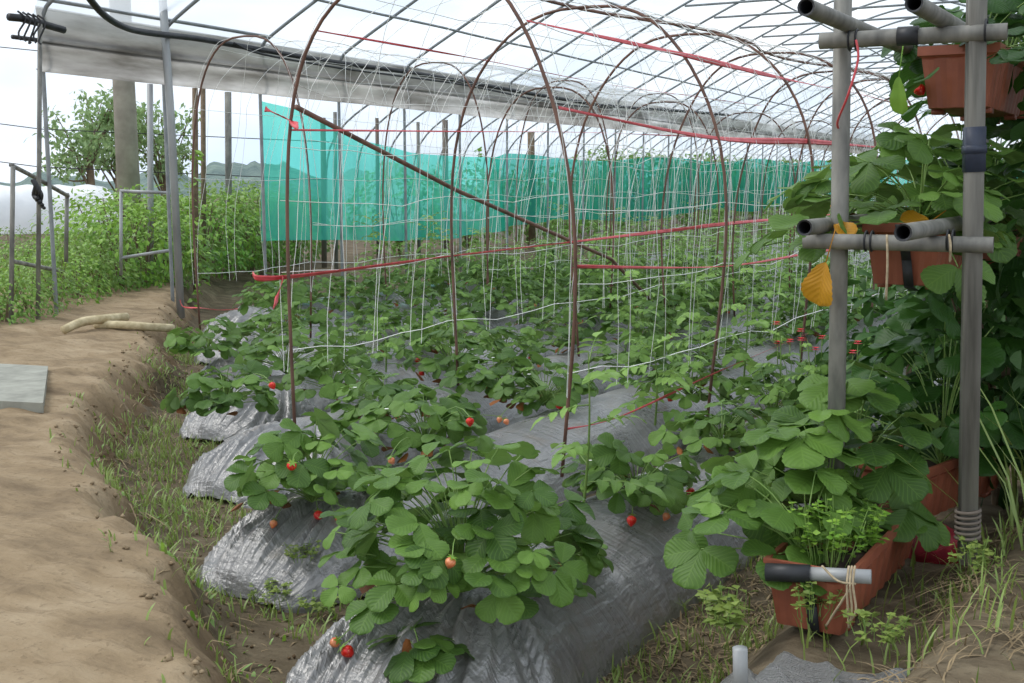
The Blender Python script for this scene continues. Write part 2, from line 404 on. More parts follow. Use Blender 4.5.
# ------------------------------------------------------------------ raised beds under plastic mulch
BED_H, BED_SLOPE = 0.26, 0.08
BED_START = [2.2, 2.85, 3.72, 4.62, 5.6, 6.6, 7.6]
def bed_x(k, y): return -1.80 - 0.95*k + BED_SLOPE*y
def make_bed(k, y0, y1, label):
    hw = 0.37
    us = np.concatenate([np.linspace(0, 1.2, 70), np.linspace(1.23, 6, 120)[0:], np.linspace(6.1, y1-y0, 60)])
    vs = np.linspace(-1, 1, 121 if k < 4 else 41)
    U, W = np.meshgrid(us, vs, indexing='ij')
    e0 = np.clip(U/0.62, 0, 1); endr = (1-(1-e0)**2)**0.72
    prof = np.clip(1-np.abs(W)**2.1, 0, 1)**0.80
    wid = hw*(0.45+0.55*np.clip(U/0.30, 0, 1)**0.5)
    Y = y0 + U; X = bed_x(k, Y) + W*wid
    Z = BED_H*prof*(0.06+0.94*endr**0.9)
    s = 31*k
    # creases pulled down the sides and fanned round the end
    side = sstep(0.35, 0.9, np.abs(W))*(1-sstep(0.97, 1.0, np.abs(W)))
    endm = 1-sstep(0.35, 0.9, U)
    ang = np.arctan2(W*hw, np.maximum(0.62-U, 0.02))
    rdg = lambda v: (1-np.abs(v))**2
    fold = (rdg(vnoise(ang*13, U*1.2, s+1))*0.040 + rdg(vnoise(ang*26, U*2.5, s+7))*0.018)*endm*sstep(0.0, 0.2, U)*(0.25+0.75*sstep(0.0, 0.5, np.hypot(W, 1-np.clip(U/0.6, 0, 1))))
    fold2 = rdg(vnoise(Y*9 + W*2.5, W*1.2, s+2))*0.022*side + rdg(vnoise(Y*21 - W*4, W*1.6, s+4))*0.010*side
    top_ = rdg(vnoise(X*6+Y*2.5, Y*1.1-X*2, s+9))*0.008
    Z = Z + fold + fold2 + top_ + 0.014*fbm(X*4, Y*1.8, s+3) + 0.004*vnoise(X*22, Y*6, s+5)
    Z = Z + ground_z(X, Y)*0.55*(1-prof*0.6) - 0.02*(1-prof)
    if k == -1: Z = Z + 0.1
    mb = MB(); n, m_ = U.shape
    i, j = np.meshgrid(np.arange(n-1), np.arange(m_-1), indexing='ij')
    f = np.stack([i*m_+j, i*m_+j+1, (i+1)*m_+j+1, (i+1)*m_+j], -1).reshape(-1, 4)
    mb.add(np.stack([X, Y, Z], -1).reshape(-1, 3), f[:, ::-1], np.stack([W*0.5+0.5, U], -1).reshape(-1, 2))
    o = mb.build('mulch_bed', M['mulch'], origin=(bed_x(k, y0), y0, 0.0))
    return tag(o, label, 'garden bed', 'raised beds under plastic mulch film')
bed_labels = ['grey plastic mulched bed nearest the camera, under the largest strawberry plant',
              'grey plastic mulched bed, second from the planter shelf, ripe berries on its end',
              'grey plastic mulched bed, third from the shelf, its bare pale end bulging into the ditch',
              'grey plastic mulched bed, fourth from the shelf, its pale end below the brink',
              'grey plastic mulched bed, fifth from the shelf, just before the leaning pole',
              'grey plastic mulched bed, second from the left greenhouse side, under leaves',
              'grey plastic mulched bed along the foot of the left greenhouse side']
for k in range(7): make_bed(k, BED_START[k], 44.0, bed_labels[k])
def bed_surf(x, y):
    k = min(max(int(round((-1.80 + BED_SLOPE*y - x)/0.95)), 0), 6); U = max(y-BED_START[k], 0.0)
    e = (1-(1-min(U/0.62, 1))**2)**0.72; W = min(abs(x-bed_x(k, y))/(0.37*(0.45+0.55*min(U/0.30, 1)**0.5)), 1)
    return BED_H*max(1-W**2.1, 0)**0.80*(0.06+0.94*e**0.9) + 0.02
def on_bed(px, py):
    z = BED_H
    for _ in range(12): p = onz(px, py, z); z = 0.5*z + 0.5*bed_surf(p[0], p[1])
    p[2] = z; return p

# ------------------------------------------------------------------ leaves
def leaf_template(kind, nu, nv, serr=0.07):
    s = np.linspace(0, 1, nu+1); c = np.linspace(-1, 1, nv+1)
    S, Cc = np.meshgrid(s, c, indexing='ij')
    if kind == 'round': wd = (S**0.62)*np.sqrt(np.clip(1-S**5, 0, 1)); wd = wd/0.80
    elif kind == 'lance': wd = np.sin(np.pi*S**0.75)**0.9
    else: wd = np.sin(np.pi*S**0.8)**0.6
    row = np.arange(nu+1)[:, None]
    edge = (np.abs(Cc) > 0.99)
    wd2 = wd*np.where(edge, 1+serr*np.where(row % 2 == 0, 1, -1), 1)
    X = 0.5*Cc*wd2
    Yv = S + np.where(edge, -0.02, 0)*0
    Z0 = np.abs(X)*1.0                # fold component
    Zd = -(S**2)                      # droop component
    Zr = np.sin(S*math.pi*4.0)*np.abs(Cc)*0.018 - 0.05*(Cc**2)*S
    uv = np.stack([Cc*0.5+0.5, S], -1).reshape(-1, 2)
    n, m = S.shape
    i, j = np.meshgrid(np.arange(n-1), np.arange(m-1), indexing='ij')
    f = np.stack([i*m+j, i*m+j+1, (i+1)*m+j+1, (i+1)*m+j], -1).reshape(-1, 4)
    return dict(x=X.ravel(), y=Yv.ravel(), z0=Z0.ravel(), zd=Zd.ravel(), zr=Zr.ravel(), uv=uv, f=f)
T_HI = leaf_template('round', 16, 8, 0.035); T_MD = leaf_template('round', 6, 4, 0.03); T_LO = leaf_template('round', 3, 2, 0)
L_HI = leaf_template('lance', 8, 4, 0.08); L_LO = leaf_template('lance', 3, 2, 0)
O_LO = leaf_template('oval', 2, 2, 0)

def put_leaf(mb, T, p, d, n, L, W, a, fold=0.25, droop=0.2, m=0):
    d = nrm(d); n = nrm(n - d*(n @ d)); x = np.cross(d, n)
    v = A(p) + np.outer(T['x']*W, x) + np.outer(T['y']*L, d) + np.outer((T['z0']*fold*W + T['zd']*droop*L + T['zr']*L), n)
    mb.add(v, T['f'], T['uv'], a, m)

def trifoliate(mb, T, p, d, n, L, a, r, spread=1.25):
    d = nrm(d); n = nrm(n - d*(n @ d)); x = np.cross(d, n)
    for q in (0, -1, 1):
        ang = q*spread*r.uniform(0.85, 1.1)
        dd = d*math.cos(ang) + x*math.sin(ang)
        nn = n + x*math.sin(ang)*r.uniform(-0.15, 0.35) + r.normal(0, 0.08, 3)
        dd = dd + n*r.uniform(-0.15, 0.12)
        k = 1.0 if q == 0 else 0.92
        put_leaf(mb, T, A(p) + dd*0.004, dd, nn, L*k, L*k*r.uniform(0.86, 1.0), np.clip(a + r.normal(0, 0.04), 0, 1), r.uniform(0.0, 0.38), r.uniform(0.0, 0.30))

def add_fruit(parent, p, size, ripe, r):
    mb = MB(); ns, nr = 12, 9
    tilt = nrm(A([r.normal(0, 0.5), r.normal(0, 0.5), -0.6]))
    xx = nrm(np.cross(tilt, A([0.3, 0.9, 0.2]))); yy = np.cross(tilt, xx)
    th = np.arange(ns)*2*np.pi/ns; s = np.linspace(0, 1, nr)
    rad = np.sin(np.pi*np.clip(s, 0.001, 0.999)**0.72)**0.8*0.5
    V = np.concatenate([A(p) + tilt*(si*size*1.15) + size*ri*(np.cos(th)[:, None]*xx + np.sin(th)[:, None]*yy) for si, ri in zip(s, rad)])
    i, j = np.meshgrid(np.arange(nr-1), np.arange(ns), indexing='ij'); j2 = (j+1) % ns
    mb.add(V, np.stack([i*ns+j, (i+1)*ns+j, (i+1)*ns+j2, i*ns+j2], -1).reshape(-1, 4))
    o = mb.build('strawberry', M['fruit_red'] if ripe else M['fruit_orange'], parent, origin=p)
    o['label'] = 'ripe red strawberry' if ripe else 'half ripe pale orange strawberry'
    cb = MB()
    for q in range(6):
        a_ = q*math.pi/3; dd = xx*math.cos(a_)+yy*math.sin(a_)
        put_leaf(cb, L_LO, A(p) - tilt*0.001, dd - tilt*0.25, -tilt, size*0.55, size*0.22, 0.6)
    c = cb.build('calyx', M['weed_leaf'], o)
    c.location = -A(p); c.location = tuple(-A(p))
    return o

def strawberry_parts(root, seed, n=34, R=0.30, H=0.30, L=0.085, lod='hi', fruit=(), flowers=0, dried=4, mat='strawberry_leaf', lean=(0, 0), arc=None, hang=0.0):
    """leaves, stalks, fruit and flowers of one strawberry plant round its crown at the root's origin"""
    r = np.random.default_rng(seed); T = {'hi': T_HI, 'md': T_MD, 'lo': T_LO}[lod]
    lv, st = MB(), MB(); sides = 5 if lod == 'hi' else 3
    n = int(n*1.6)
    for i in range(n):
        fr = math.sqrt((i+0.6)/n); az = i*2.39996 + r.normal(0, 0.25)
        if arc is not None: az = arc[0] + (r.random()-0.5)*arc[1]
        rad = R*fr*r.uniform(0.82, 1.12); h = H*(1-0.62*fr**2.2)*(r.uniform(0.70, 1.12) if r.random() < 0.62 else r.uniform(0.18, 0.65))
        if hang: h -= hang*max(0, fr-0.55)*r.uniform(0.3, 1.6)
        o = A([math.cos(az), math.sin(az), 0.0])
        tip = o*rad + A([lean[0]*fr, lean[1]*fr, max(h, 0.03) if not hang else h])
        c1 = o*rad*0.25 + A([0, 0, max(h, 0.05)*0.75])
        t = np.linspace(0, 1, 7 if lod == 'hi' else 4)[:, None]
        pts = (1-t)**2*A([0, 0, 0.0]) + 2*(1-t)*t*c1 + t**2*tip
        tube(st, pts, np.linspace(0.0026, 0.0017, len(pts))*(1 if lod == 'hi' else 1.3), sides, False)
        tilt = fr*r.uniform(0.15, 0.9)
        d = o*math.cos(tilt*0.8) - A([0, 0, math.sin(tilt*0.8)]) + r.normal(0, 0.22, 3)*A([1, 1, 0.4])
        nn = A([0, 0, 1.0]) + o*tilt*0.7 + r.normal(0, 0.36, 3)
        young = r.random() < 0.18
        a = np.clip((0.85 if young else r.uniform(0.12, 0.68)), 0, 1)
        trifoliate(lv, T, tip, d, nn, L*(0.65 if young else r.uniform(0.82, 1.15)), a, r, r.uniform(1.0, 1.4))
    lv.build('leaves', M[mat], root); 
    for (fx, fy, fz, sz, ripe) in fruit:
        p = A([fx, fy, fz]); t = np.linspace(0, 1, 7)[:, None]
        c1 = A([fx*0.6, fy*0.6, max(0.06, fz+0.10)])
        tube(st, (1-t)**2*A([0, 0, 0.0]) + 2*(1-t)*t*c1 + t**2*p, 0.0016, sides, False)
        add_fruit(root, (fx, fy, fz), sz, ripe, r)
    st.build('stalks', M['stem'], root)
    if dried:
        db = MB()
        for i in range(dried):
            az = r.uniform(0, 6.28); rad = R*r.uniform(0.25, 0.95)
            put_leaf(db, T_MD if lod != 'lo' else T_LO, (math.cos(az)*rad, math.sin(az)*rad, r.uniform(0.015, 0.05)),
                     A([r.normal(), r.normal(), -0.1]), A([r.normal(0, 0.3), r.normal(0, 0.3), 1.0]), L*0.8, L*0.65, r.random(), -0.3, 0.3)
        d_ = db.build('dried_leaves', M['dried_leaf'], root); d_['label'] = 'withered orange brown leaves'
    for i in range(flowers):
        az = r.uniform(0, 6.28); p = A([math.cos(az)*R*0.7, math.sin(az)*R*0.7, H*r.uniform(0.5, 0.8)])
        fb = MB()
        for q in range(5):
            aa = q*2*math.pi/5; put_leaf(fb, O_LO, p, A([math.cos(aa), math.sin(aa), 0.15]), A([0, 0, 1.0]), 0.011, 0.011, 0.5, 0, 0)
        f_ = fb.build('flower', M['petal_white'], root); f_['label'] = 'small white flower'

GREEN_GRP = 'strawberry plants on the beds'
near = [  # px, py of the crown, bed index, leaves, spread, height, leaf, fruit px list (px,py,ripe), label
    ((462, 592), 66, 0.34, 0.39, 0.086, [((343, 662), 1), ((338, 655), 0), ((452, 540), 0)], 'largest strawberry plant, filling the end of the nearest plastic bed'),
    ((636, 500), 26, 0.24, 0.20, 0.082, [((632, 527), 1), ((686, 508), 1), ((688, 499), 1), ((668, 524), 0), ((613, 515), 0)], 'low strawberry plant with berries lying on smooth dark plastic right of the largest plant'),
    ((722, 448), 24, 0.24, 0.20, 0.078, [((700, 455), 0)], 'low strawberry plant on the nearest bed, last before the planter shelf hides the bed'),
    ((312, 502), 34, 0.27, 0.28, 0.090, [((318, 523), 1), ((275, 531), 0), ((336, 527), 0), ((344, 524), 0), ((292, 462), 1)], 'strawberry plant at the end of the second bed with a ripe red berry below it'),
    ((425, 446), 30, 0.27, 0.24, 0.085, [((390, 468), 0), ((470, 426), 1), ((505, 428), 0)], 'strawberry plant with withered orange leaves under it behind the largest plant'),
    ((545, 405), 26, 0.25, 0.24, 0.080, [((556, 412), 1), ((500, 425), 0)], 'strawberry plant beside the right foot of the nearest bamboo arch'),
    ((635, 375), 24, 0.26, 0.24, 0.080, [((608, 380), 0)], 'dark strawberry plant right of the arch foot, in front of bare plastic'),
    ((226, 408), 28, 0.25, 0.22, 0.085, [((270, 364), 1)], 'strawberry plant spreading over the pale bare plastic at the end of the third bed'),
    ((330, 392), 26, 0.25, 0.23, 0.082, [((365, 382), 1), ((372, 384), 0)], 'strawberry plant between the left foot of the nearest arch and the tomato seedling'),
    ((430, 352), 24, 0.25, 0.24, 0.080, [((420, 370), 1)], 'strawberry plant behind the left foot of the second bamboo arch'),
    ((385, 418), 24, 0.24, 0.22, 0.080, [((398, 424), 0)], 'strawberry plant crowding the gap left of the second arch foot'),
    ((497, 396), 24, 0.24, 0.24, 0.080, [], 'strawberry plant between the feet of the two nearest arches'),
    ((690, 398), 22, 0.24, 0.22, 0.078, [((672, 404), 1)], 'strawberry plant left of the second arch right foot'),
    ((560, 348), 22, 0.24, 0.24, 0.080, [], 'strawberry plant behind the nearest arch right leg, under the white net'),
    ((208, 352), 24, 0.24, 0.22, 0.082, [], 'strawberry plant at the end of the fourth bed by the ditch'),
    ((300, 330), 24, 0.25, 0.24, 0.082, [], 'strawberry plant left of the red tape tail, near the foot of the left tunnel'),
]
occupied = []
for i, ((px, py), n, R, H, L, fr, lab) in enumerate(near):
    p = onz(px, py, BED_H + 0.005); occupied.append(p[:2])
    root = thing('strawberry_plant', p, lab, 'strawberry plant', GREEN_GRP)
    fl = []
    for (q, ripe) in fr:
        z = 0.05; s = onz(q[0], q[1], BED_H - 0.04); rel = s - p
        if np.hypot(rel[0], rel[1]) > R*1.7: s = ony(q[0], q[1], p[1] - R*0.8); rel = s - p
        s2 = on_bed(q[0], q[1]); s2 = s2 if s2[2] < BED_H + 0.03 and np.hypot(*(s2-p)[:2]) < R*2.0 else s
        rel = s2 - p
        fl.append((rel[0], rel[1], min(rel[2]+0.04, 0.2), 0.034 if ripe else 0.028, bool(ripe)))
    strawberry_parts(root, 100+i, n, R, H, L, 'hi', fl, flowers=2, dried=7)

rt = thing('strawberry_plant', on_bed(420, 655), 'small strawberry runner plant drooping on the front of the nearest bed', 'strawberry plant', GREEN_GRP)
strawberry_parts(rt, 131, 4, 0.08, 0.07, 0.085, 'hi', (), 0, 1)
rt = thing('strawberry_plant', on_bed(560, 560), 'low strawberry leaves lying on dark plastic right of the largest plant base', 'strawberry plant', GREEN_GRP)
strawberry_parts(rt, 132, 6, 0.12, 0.07, 0.085, 'hi', [(0.10, 0.02, 0.03, 0.026, False)], 0, 3)
# one strawberry plant of each further form, copied along the beds
mid_proto = []
for q in range(6):
    r = thing('strawberry_plant', (0, 0, -50), 'x', 'strawberry plant', GREEN_GRP)
    rr = np.random.default_rng(300+q)
    frs = [(rr.uniform(-.2, .2), rr.uniform(-.28, -.12), rr.uniform(0.0, 0.05), 0.032, rr.random() < 0.7) for _ in range(q % 3)]
    strawberry_parts(r, 200+q, 24, 0.27, 0.24+0.02*q, 0.085, 'md', frs, flowers=1, dried=3)
    mid_proto.append(r)
used_mid = set()
def place_copy(protos, used, k, loc, rz, sc, label, group=None):
    if k not in used: o = protos[k]; used.add(k)
    else: o = copy_tree(protos[k])
    o.location = tuple(loc); o.rotation_euler = (0, 0, rz); o.scale = (sc, sc, sc)
    o['label'] = label
    if group: o['group'] = group
    return o
bed_word = ['nearest', 'second', 'third', 'fourth', 'fifth', 'sixth', 'seventh']
nstraw = 0
for k in range(7):
    y = BED_START[k] + (0.95 if k > 1 else 0.5)
    while y < 13.5:
        for side in ((-1, 1) if k > 1 else (0,)):
            x = bed_x(k, y) + side*0.13 + random.uniform(-.05, .05); yy = y + side*0.14 + random.uniform(-.1, .1)
            if all(math.hypot(x-a, yy-b) > 0.44 for a, b in occupied) and not (k == 0 and y < 4.6) and not (k == 1 and y < 4.4):
                depth = 'before the second arch' if yy < 5.6 else 'in the middle of the house'
                place_copy(mid_proto, used_mid, random.randrange(6), (x, yy, BED_H+0.005), random.uniform(0, 6.28), random.uniform(0.8, 1.1),
                           'leafy green strawberry plant in the crowd along the %s plastic bed from the shelf' % bed_word[k], 'strawberry plants along the %s bed' % bed_word[k])
                occupied.append((x, yy)); nstraw += 1
        y += 0.56 if k > 1 else 0.5

# ------------------------------------------------------------------ tall leafy crop (tomato and pepper like plants) further in
def compound_leaf(lv, st, T, p, d, up, L, nl, a, r, sides=3):
    d = nrm(d); t = np.linspace(0, 1, 5)[:, None]
    pts = A(p) + d*L*t + A([0, 0, -1.0])*L*0.25*t**2
    tube(st, pts, np.linspace(0.003, 0.0012, 5), sides, False)
    x = nrm(np.cross(d, A([0, 0, 1.0])))
    for k in range(nl):
        f = 0.3 + 0.7*k/(nl-1) if nl > 1 else 1
        c = A(p) + d*L*f + A([0, 0, -1.0])*L*0.25*f*f
        if k == nl-1:
            put_leaf(lv, T, c, d + A([0, 0, -0.4]), up + r.normal(0, 0.15, 3), L*0.42, L*0.24, a, 0.3, 0.3)
        else:
            for q in (-1, 1):
                dd = x*q + d*0.6 + A([0, 0, -0.25])
                put_leaf(lv, T, c, dd, up + r.normal(0, 0.2, 3), L*0.34*r.uniform(0.8, 1.1), L*0.19, np.clip(a+r.normal(0, .06), 0, 1), 0.3, 0.3)
def crop_parts(root, seed, H=0.7, lod='lo', nleaf=16, L=0.2, mat='crop_leaf', reds=0):
    r = np.random.default_rng(seed); T = L_HI if lod == 'hi' else L_LO
    lv, st = MB(), MB()
    ns = 1; nleaf = nleaf if lod == 'hi' else 24
    for s in range(ns):
        lx, ly = r.normal(0, 0.08, 2)*(s+0.5)
        t = np.linspace(0, 1, 8)[:, None]
        ax = A([0, 0, 0.0]) + t*A([lx, ly, H*(1-0.15*s)]) + np.sin(t*3)*A([0.02, -0.015, 0])
        tube(st, ax, np.linspace(0.006, 0.002, 8), 5, False)
        for i in range(nleaf):
            f = 0.12 + 0.88*(i+0.5)/nleaf; az = i*2.4 + r.normal(0, .3)
            p = A([np.interp(f, t[:, 0], ax[:, c]) for c in range(3)])
            up_ = 0.7 if f > 0.8 else 0.25
            d = A([math.cos(az), math.sin(az), up_ + r.normal(0, .15)])
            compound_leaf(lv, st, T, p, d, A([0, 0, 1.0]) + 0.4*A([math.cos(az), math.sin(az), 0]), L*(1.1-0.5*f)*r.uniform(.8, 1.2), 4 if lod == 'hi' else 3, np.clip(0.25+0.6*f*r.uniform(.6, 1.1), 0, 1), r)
    lv.build('leaves', M[mat], root); st.build('stems', M['stem'], root)
crop_proto = []
for q in range(5):
    r = thing('leafy_crop_plant', (0, 0, -50), 'x', 'crop plant', 'tall leafy crop plants')
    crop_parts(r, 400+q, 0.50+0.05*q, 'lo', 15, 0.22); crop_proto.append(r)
used_crop = set(); ncrop = 0
for k in range(7):
    y = 8.0 + 0.3*k
    while y < 44:
        x = bed_x(k, y) + random.uniform(-.16, .16)
        if not (k < 1 and y < 9):
            place_copy(crop_proto, used_crop, random.randrange(5), (x, y, BED_H), random.uniform(0, 6.28), random.uniform(0.7, 1.15)*(1+0.012*(y-8)),
                       'upright light green leafy plant in the crowd further along the %s bed' % bed_word[k], 'tall leafy plants along the %s bed' % bed_word[k]); ncrop += 1
        y += 0.62 + 0.028*(y-8)*0.6
print('strawberry copies', nstraw, 'crop copies', ncrop)
# the seedlings near enough to be told apart
for i, (px, py, z, H, lab) in enumerate([
        (583, 510, 0.28, 0.55, 'single thin tomato seedling rising beside the right foot of the nearest arch'),
        (700, 400, 0.28, 0.62, 'bushy tomato plant with drooping pointed leaves left of the round shelf pole'),
        (742, 395, 0.28, 0.66, 'tall tomato plant with drooping pointed leaves close to the round shelf pole'),
        (655, 425, 0.28, 0.40, 'leafy tomato plant above the low red tape, right of the nearest arch'),
        (386, 372, 0.28, 0.32, 'bright green tomato seedling between the two nearest left arch feet'),
        (625, 352, 0.28, 0.50, 'pointed leaved tomato plant behind the white net right of the arch foot')]):
    p = onz(px, py, z); root = thing('tomato_plant', p, lab, 'tomato plant', 'tomato plants near the shelf')
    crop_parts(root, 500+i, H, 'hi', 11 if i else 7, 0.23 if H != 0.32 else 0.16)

# ------------------------------------------------------------------ greenhouse frame
EAVE_X, EAVE_Z, RIDGE_X, RIDGE_Z, RIGHT_X = -7.95, 2.72, -3.6, 4.62, 0.75
def roof_curve():
    """the pipe of one hoop from the left foot over the ridge to the right foot (x, z)"""
    L = [(EAVE_X, 0.15), (EAVE_X, 1.2), (EAVE_X, 2.3), (EAVE_X, EAVE_Z-0.12), (EAVE_X+0.05, EAVE_Z+0.04), (EAVE_X+0.2, EAVE_Z+0.16), (-7.0, 3.28), (-6.0, 3.81), (-5.0, 4.26), (-4.2, 4.53)]
    P = L + [(RIDGE_X, RIDGE_Z)] + [(2*RIDGE_X-x, z) for x, z in L[::-1]]
    return A(P)
HC = roof_curve(); HCS = smooth_path(np.column_stack([HC, np.zeros(len(HC))]), 4)[:, :2]
def roof_z(x):
    up = HCS[(HCS[:, 1] > EAVE_Z+0.0)]
    return np.interp(x, up[:, 0], up[:, 1])
HOOPS = [6.83 + 1.37*k for k in range(28)]
hp = MB(); pts = np.column_stack([HCS[:, 0], np.zeros(len(HCS)), HCS[:, 1]]); tube(hp, pts, 0.0175, 8)
hoop0 = None
for k, y in enumerate(HOOPS):
    if hoop0 is None:
        hoop0 = hp.build('greenhouse_hoop', M['roof_pipe']); o = hoop0
    else:
        o = hoop0.copy(); C.objects.link(o)
    o.location = (0, y, 0)
    names = {0: 'grey steel hoop at the open front end, carrying the end of the rolled curtain',
             1: 'grey steel greenhouse hoop next to the leaning pole', 2: 'grey steel greenhouse hoop, third from the open front end',
             3: 'grey steel greenhouse hoop, fourth from the open front end'}
    tag(o, names.get(k, 'grey steel pipe hoop of the greenhouse roof running from the left side over the beds'), 'greenhouse hoop', 'steel hoops of the greenhouse')
# roof film over the hoops
def film_sheet(curve, y0, y1, ny, name, mat, sag=0.02):
    ys = np.linspace(y0, y1, ny); n = len(curve)
    V = np.zeros((ny, n, 3))
    V[:, :, 0] = curve[None, :, 0]; V[:, :, 1] = ys[:, None]
    V[:, :, 2] = curve[None, :, 1] + sag*fbm(ys[:, None]*1.5 + curve[None, :, 0]*0, curve[None, :, 0]*1.5, 8)
    i, j = np.meshgrid(np.arange(ny-1), np.arange(n-1), indexing='ij')
    f = np.stack([i*n+j, i*n+j+1, (i+1)*n+j+1, (i+1)*n+j], -1).reshape(-1, 4)
    mb = MB(); mb.add(V.reshape(-1, 3), f); return mb.build(name, mat)
up = HCS[(HCS[:, 1] > EAVE_Z-0.13)].copy(); up[:, 1] += 0.045
tag(film_sheet(up, 6.75, 45, 120, 'roof_film', M['film']), 'white translucent plastic film stretched over the greenhouse hoops', 'roof film', kind='structure')
# purlins and cross ties
def rod(name, pts, r, mat, label, cat, group=None, sides=8, caps=True):
    mb = MB(); tube(mb, pts, r, sides, caps); o = mb.build(name, M[mat], origin=tuple(A(pts[0])))
    return tag(o, label, cat, group)
for x, lab in [(-7.14, 'thin dark purlin pipe low on the left slope of the roof'), (-6.1, 'thin dark purlin pipe half way up the left slope of the roof'),
               (-5.0, 'thin dark purlin pipe high on the left slope of the roof'), (RIDGE_X, 'ridge purlin pipe along the top of the roof')]:
    ys = np.linspace(6.8, 44.5, 60)
    rod('purlin_pipe', np.column_stack([np.full(60, x), ys, roof_z(x) - 0.035 - 0.012*np.abs(np.sin(ys*np.pi/1.37*0.5+x))]), 0.014, 'roof_pipe', lab, 'purlin', 'purlins')
rod('purlin_pipe', [(-7.86, 6.7, 2.86), (-7.86, 9.6, 2.86)], 0.018, 'roof_pipe', 'short grey pipe along the eave above the rolled curtain front', 'purlin', 'purlins')
for k, y in enumerate(HOOPS):
    if k >= 5:
        rod('tie_bar', [(-5.75, y, 3.90), (2*RIDGE_X+5.75, y, 3.90)], 0.016, 'roof_pipe', 'level grey tie bar crossing under the roof from hoop to hoop', 'tie bar', 'level tie bars under the roof')
# right and far ends of the house: posts already stand in the hoops; far end screen
# ------------------------------------------------------------------ rolled side curtain
cb = MB(); ys = np.linspace(6.76, 44, 190)
prof = [(0.0, 2.80), (0.012, 2.72), (0.02, 2.64), (0.03, 2.58), (0.055, 2.555), (0.065, 2.53), (0.045, 2.505), (0.02, 2.49), (0.035, 2.44), (0.05, 2.38), (0.045, 2.32), (0.03, 2.285), (0.0, 2.275), (-0.03, 2.30)]
PR = A(prof); n = len(PR)
V = np.zeros((len(ys), n, 3)); V[:, :, 1] = ys[:, None]
V[:, :, 0] = EAVE_X + 0.03 + PR[None, :, 0] + 0.012*fbm(ys[:, None]*2.0, PR[None, :, 1]*5, 4)
V[:, :, 2] = PR[None, :, 1] + 0.012*fbm(ys[:, None]*0.6, PR[None, :, 1]*0+1, 6)
i, j = np.meshgrid(np.arange(len(ys)-1), np.arange(n-1), indexing='ij')
cb.add(V.reshape(-1, 3), np.stack([i*n+j, i*n+j+1, (i+1)*n+j+1, (i+1)*n+j], -1).reshape(-1, 4))
cur = thing('side_curtain', (EAVE_X, 6.62, 2.27), 'dirty grey plastic side curtain rolled up under the left eave', 'curtain')
o = cb.build('curtain_sheet', M['curtain'], cur); o.location = tuple(-A(cur.location))
pb = MB(); tube(pb, [(EAVE_X+0.055, y, 2.53) for y in (6.5, 20, 44)], 0.018, 8); o = pb.build('roll_pipe', M['black_rubber_and_bore_shade'], cur); o.location = tuple(-A(cur.location))

# vertical and leaning poles at the open front corner
def pix_pole(name, pa, pb_, ya, yb, r, mat, label, cat, group=None, base=None):
    a_, b_ = onx(*pa, ya), onx(*pb_, yb)
    return rod(name, [b_, (A(a_)+A(b_))/2, a_], r, mat, label, cat, group)
rod('leaning_pole', [ond(181, 318, 10.7), ond(171, 120, 10.72), ond(160, -40, 10.75)], 0.036, 'pipe', 'thick grey leaning pole at the left front corner, tied with red tape', 'pole')
rod('curtain_post', [ond(38, 332, 9.3), ond(39, 180, 9.3), ond(40, 24, 9.3)], 0.018, 'grey_pipe', 'thin post at the front end of the rolled curtain, black wire at its top', 'post')
mb = MB(); tube(mb, [ond(9, 17, 9.1), ond(20, 18, 9.2), ond(43, 24, 9.4), ond(64, 30, 9.6)], 0.03, 8)
for q in range(5):
    c = ond(18+q*5, 19+q, 9.2); tube(mb, smooth_path([c + A([0, 0, 0.06]), c + A([0.05, 0.03, 0.0]), c + A([0, 0, -0.10-0.03*(q % 3)]), c + A([0.02, 0, -0.16])], 4), 0.008, 5)
tag(mb.build('clamp_bundle', M['black_rubber_and_bore_shade'], origin=tuple(ond(30, 22, 9.2))), 'black bundled clamp and straps at the upper left curtain corner', 'clamp')
# black hose along the eave
hose = [ond(86, -6, 9.2), ond(103, 14, 9.5), ond(124, 27, 9.9), ond(150, 33, 10.4), ond(200, 39, 11.2), ond(262, 50, 12.1), ond(340, 63, 13.3), ond(400, 71, 14.4), ond(455, 80, 15.5), ond(545, 96, 17.8), ond(610, 106, 19.8), ond(680, 111, 22.4), ond(728, 115, 24.6)]
rod('black_hose', smooth_path(hose, 6), 0.028, 'black_rubber_and_bore_shade', 'black hose sagging along the top of the rolled curtain', 'hose')
rod('black_cable', smooth_path([ond(234, 43, 11.6), ond(262, 54, 12.0), ond(340, 68, 13.2), ond(400, 76, 14.3), ond(470, 86, 15.8), ond(560, 104, 18.2), ond(612, 108, 20.0)], 6), 0.012, 'black_rubber_and_bore_shade', 'thin black cable hanging just below the hose on the curtain', 'cable')

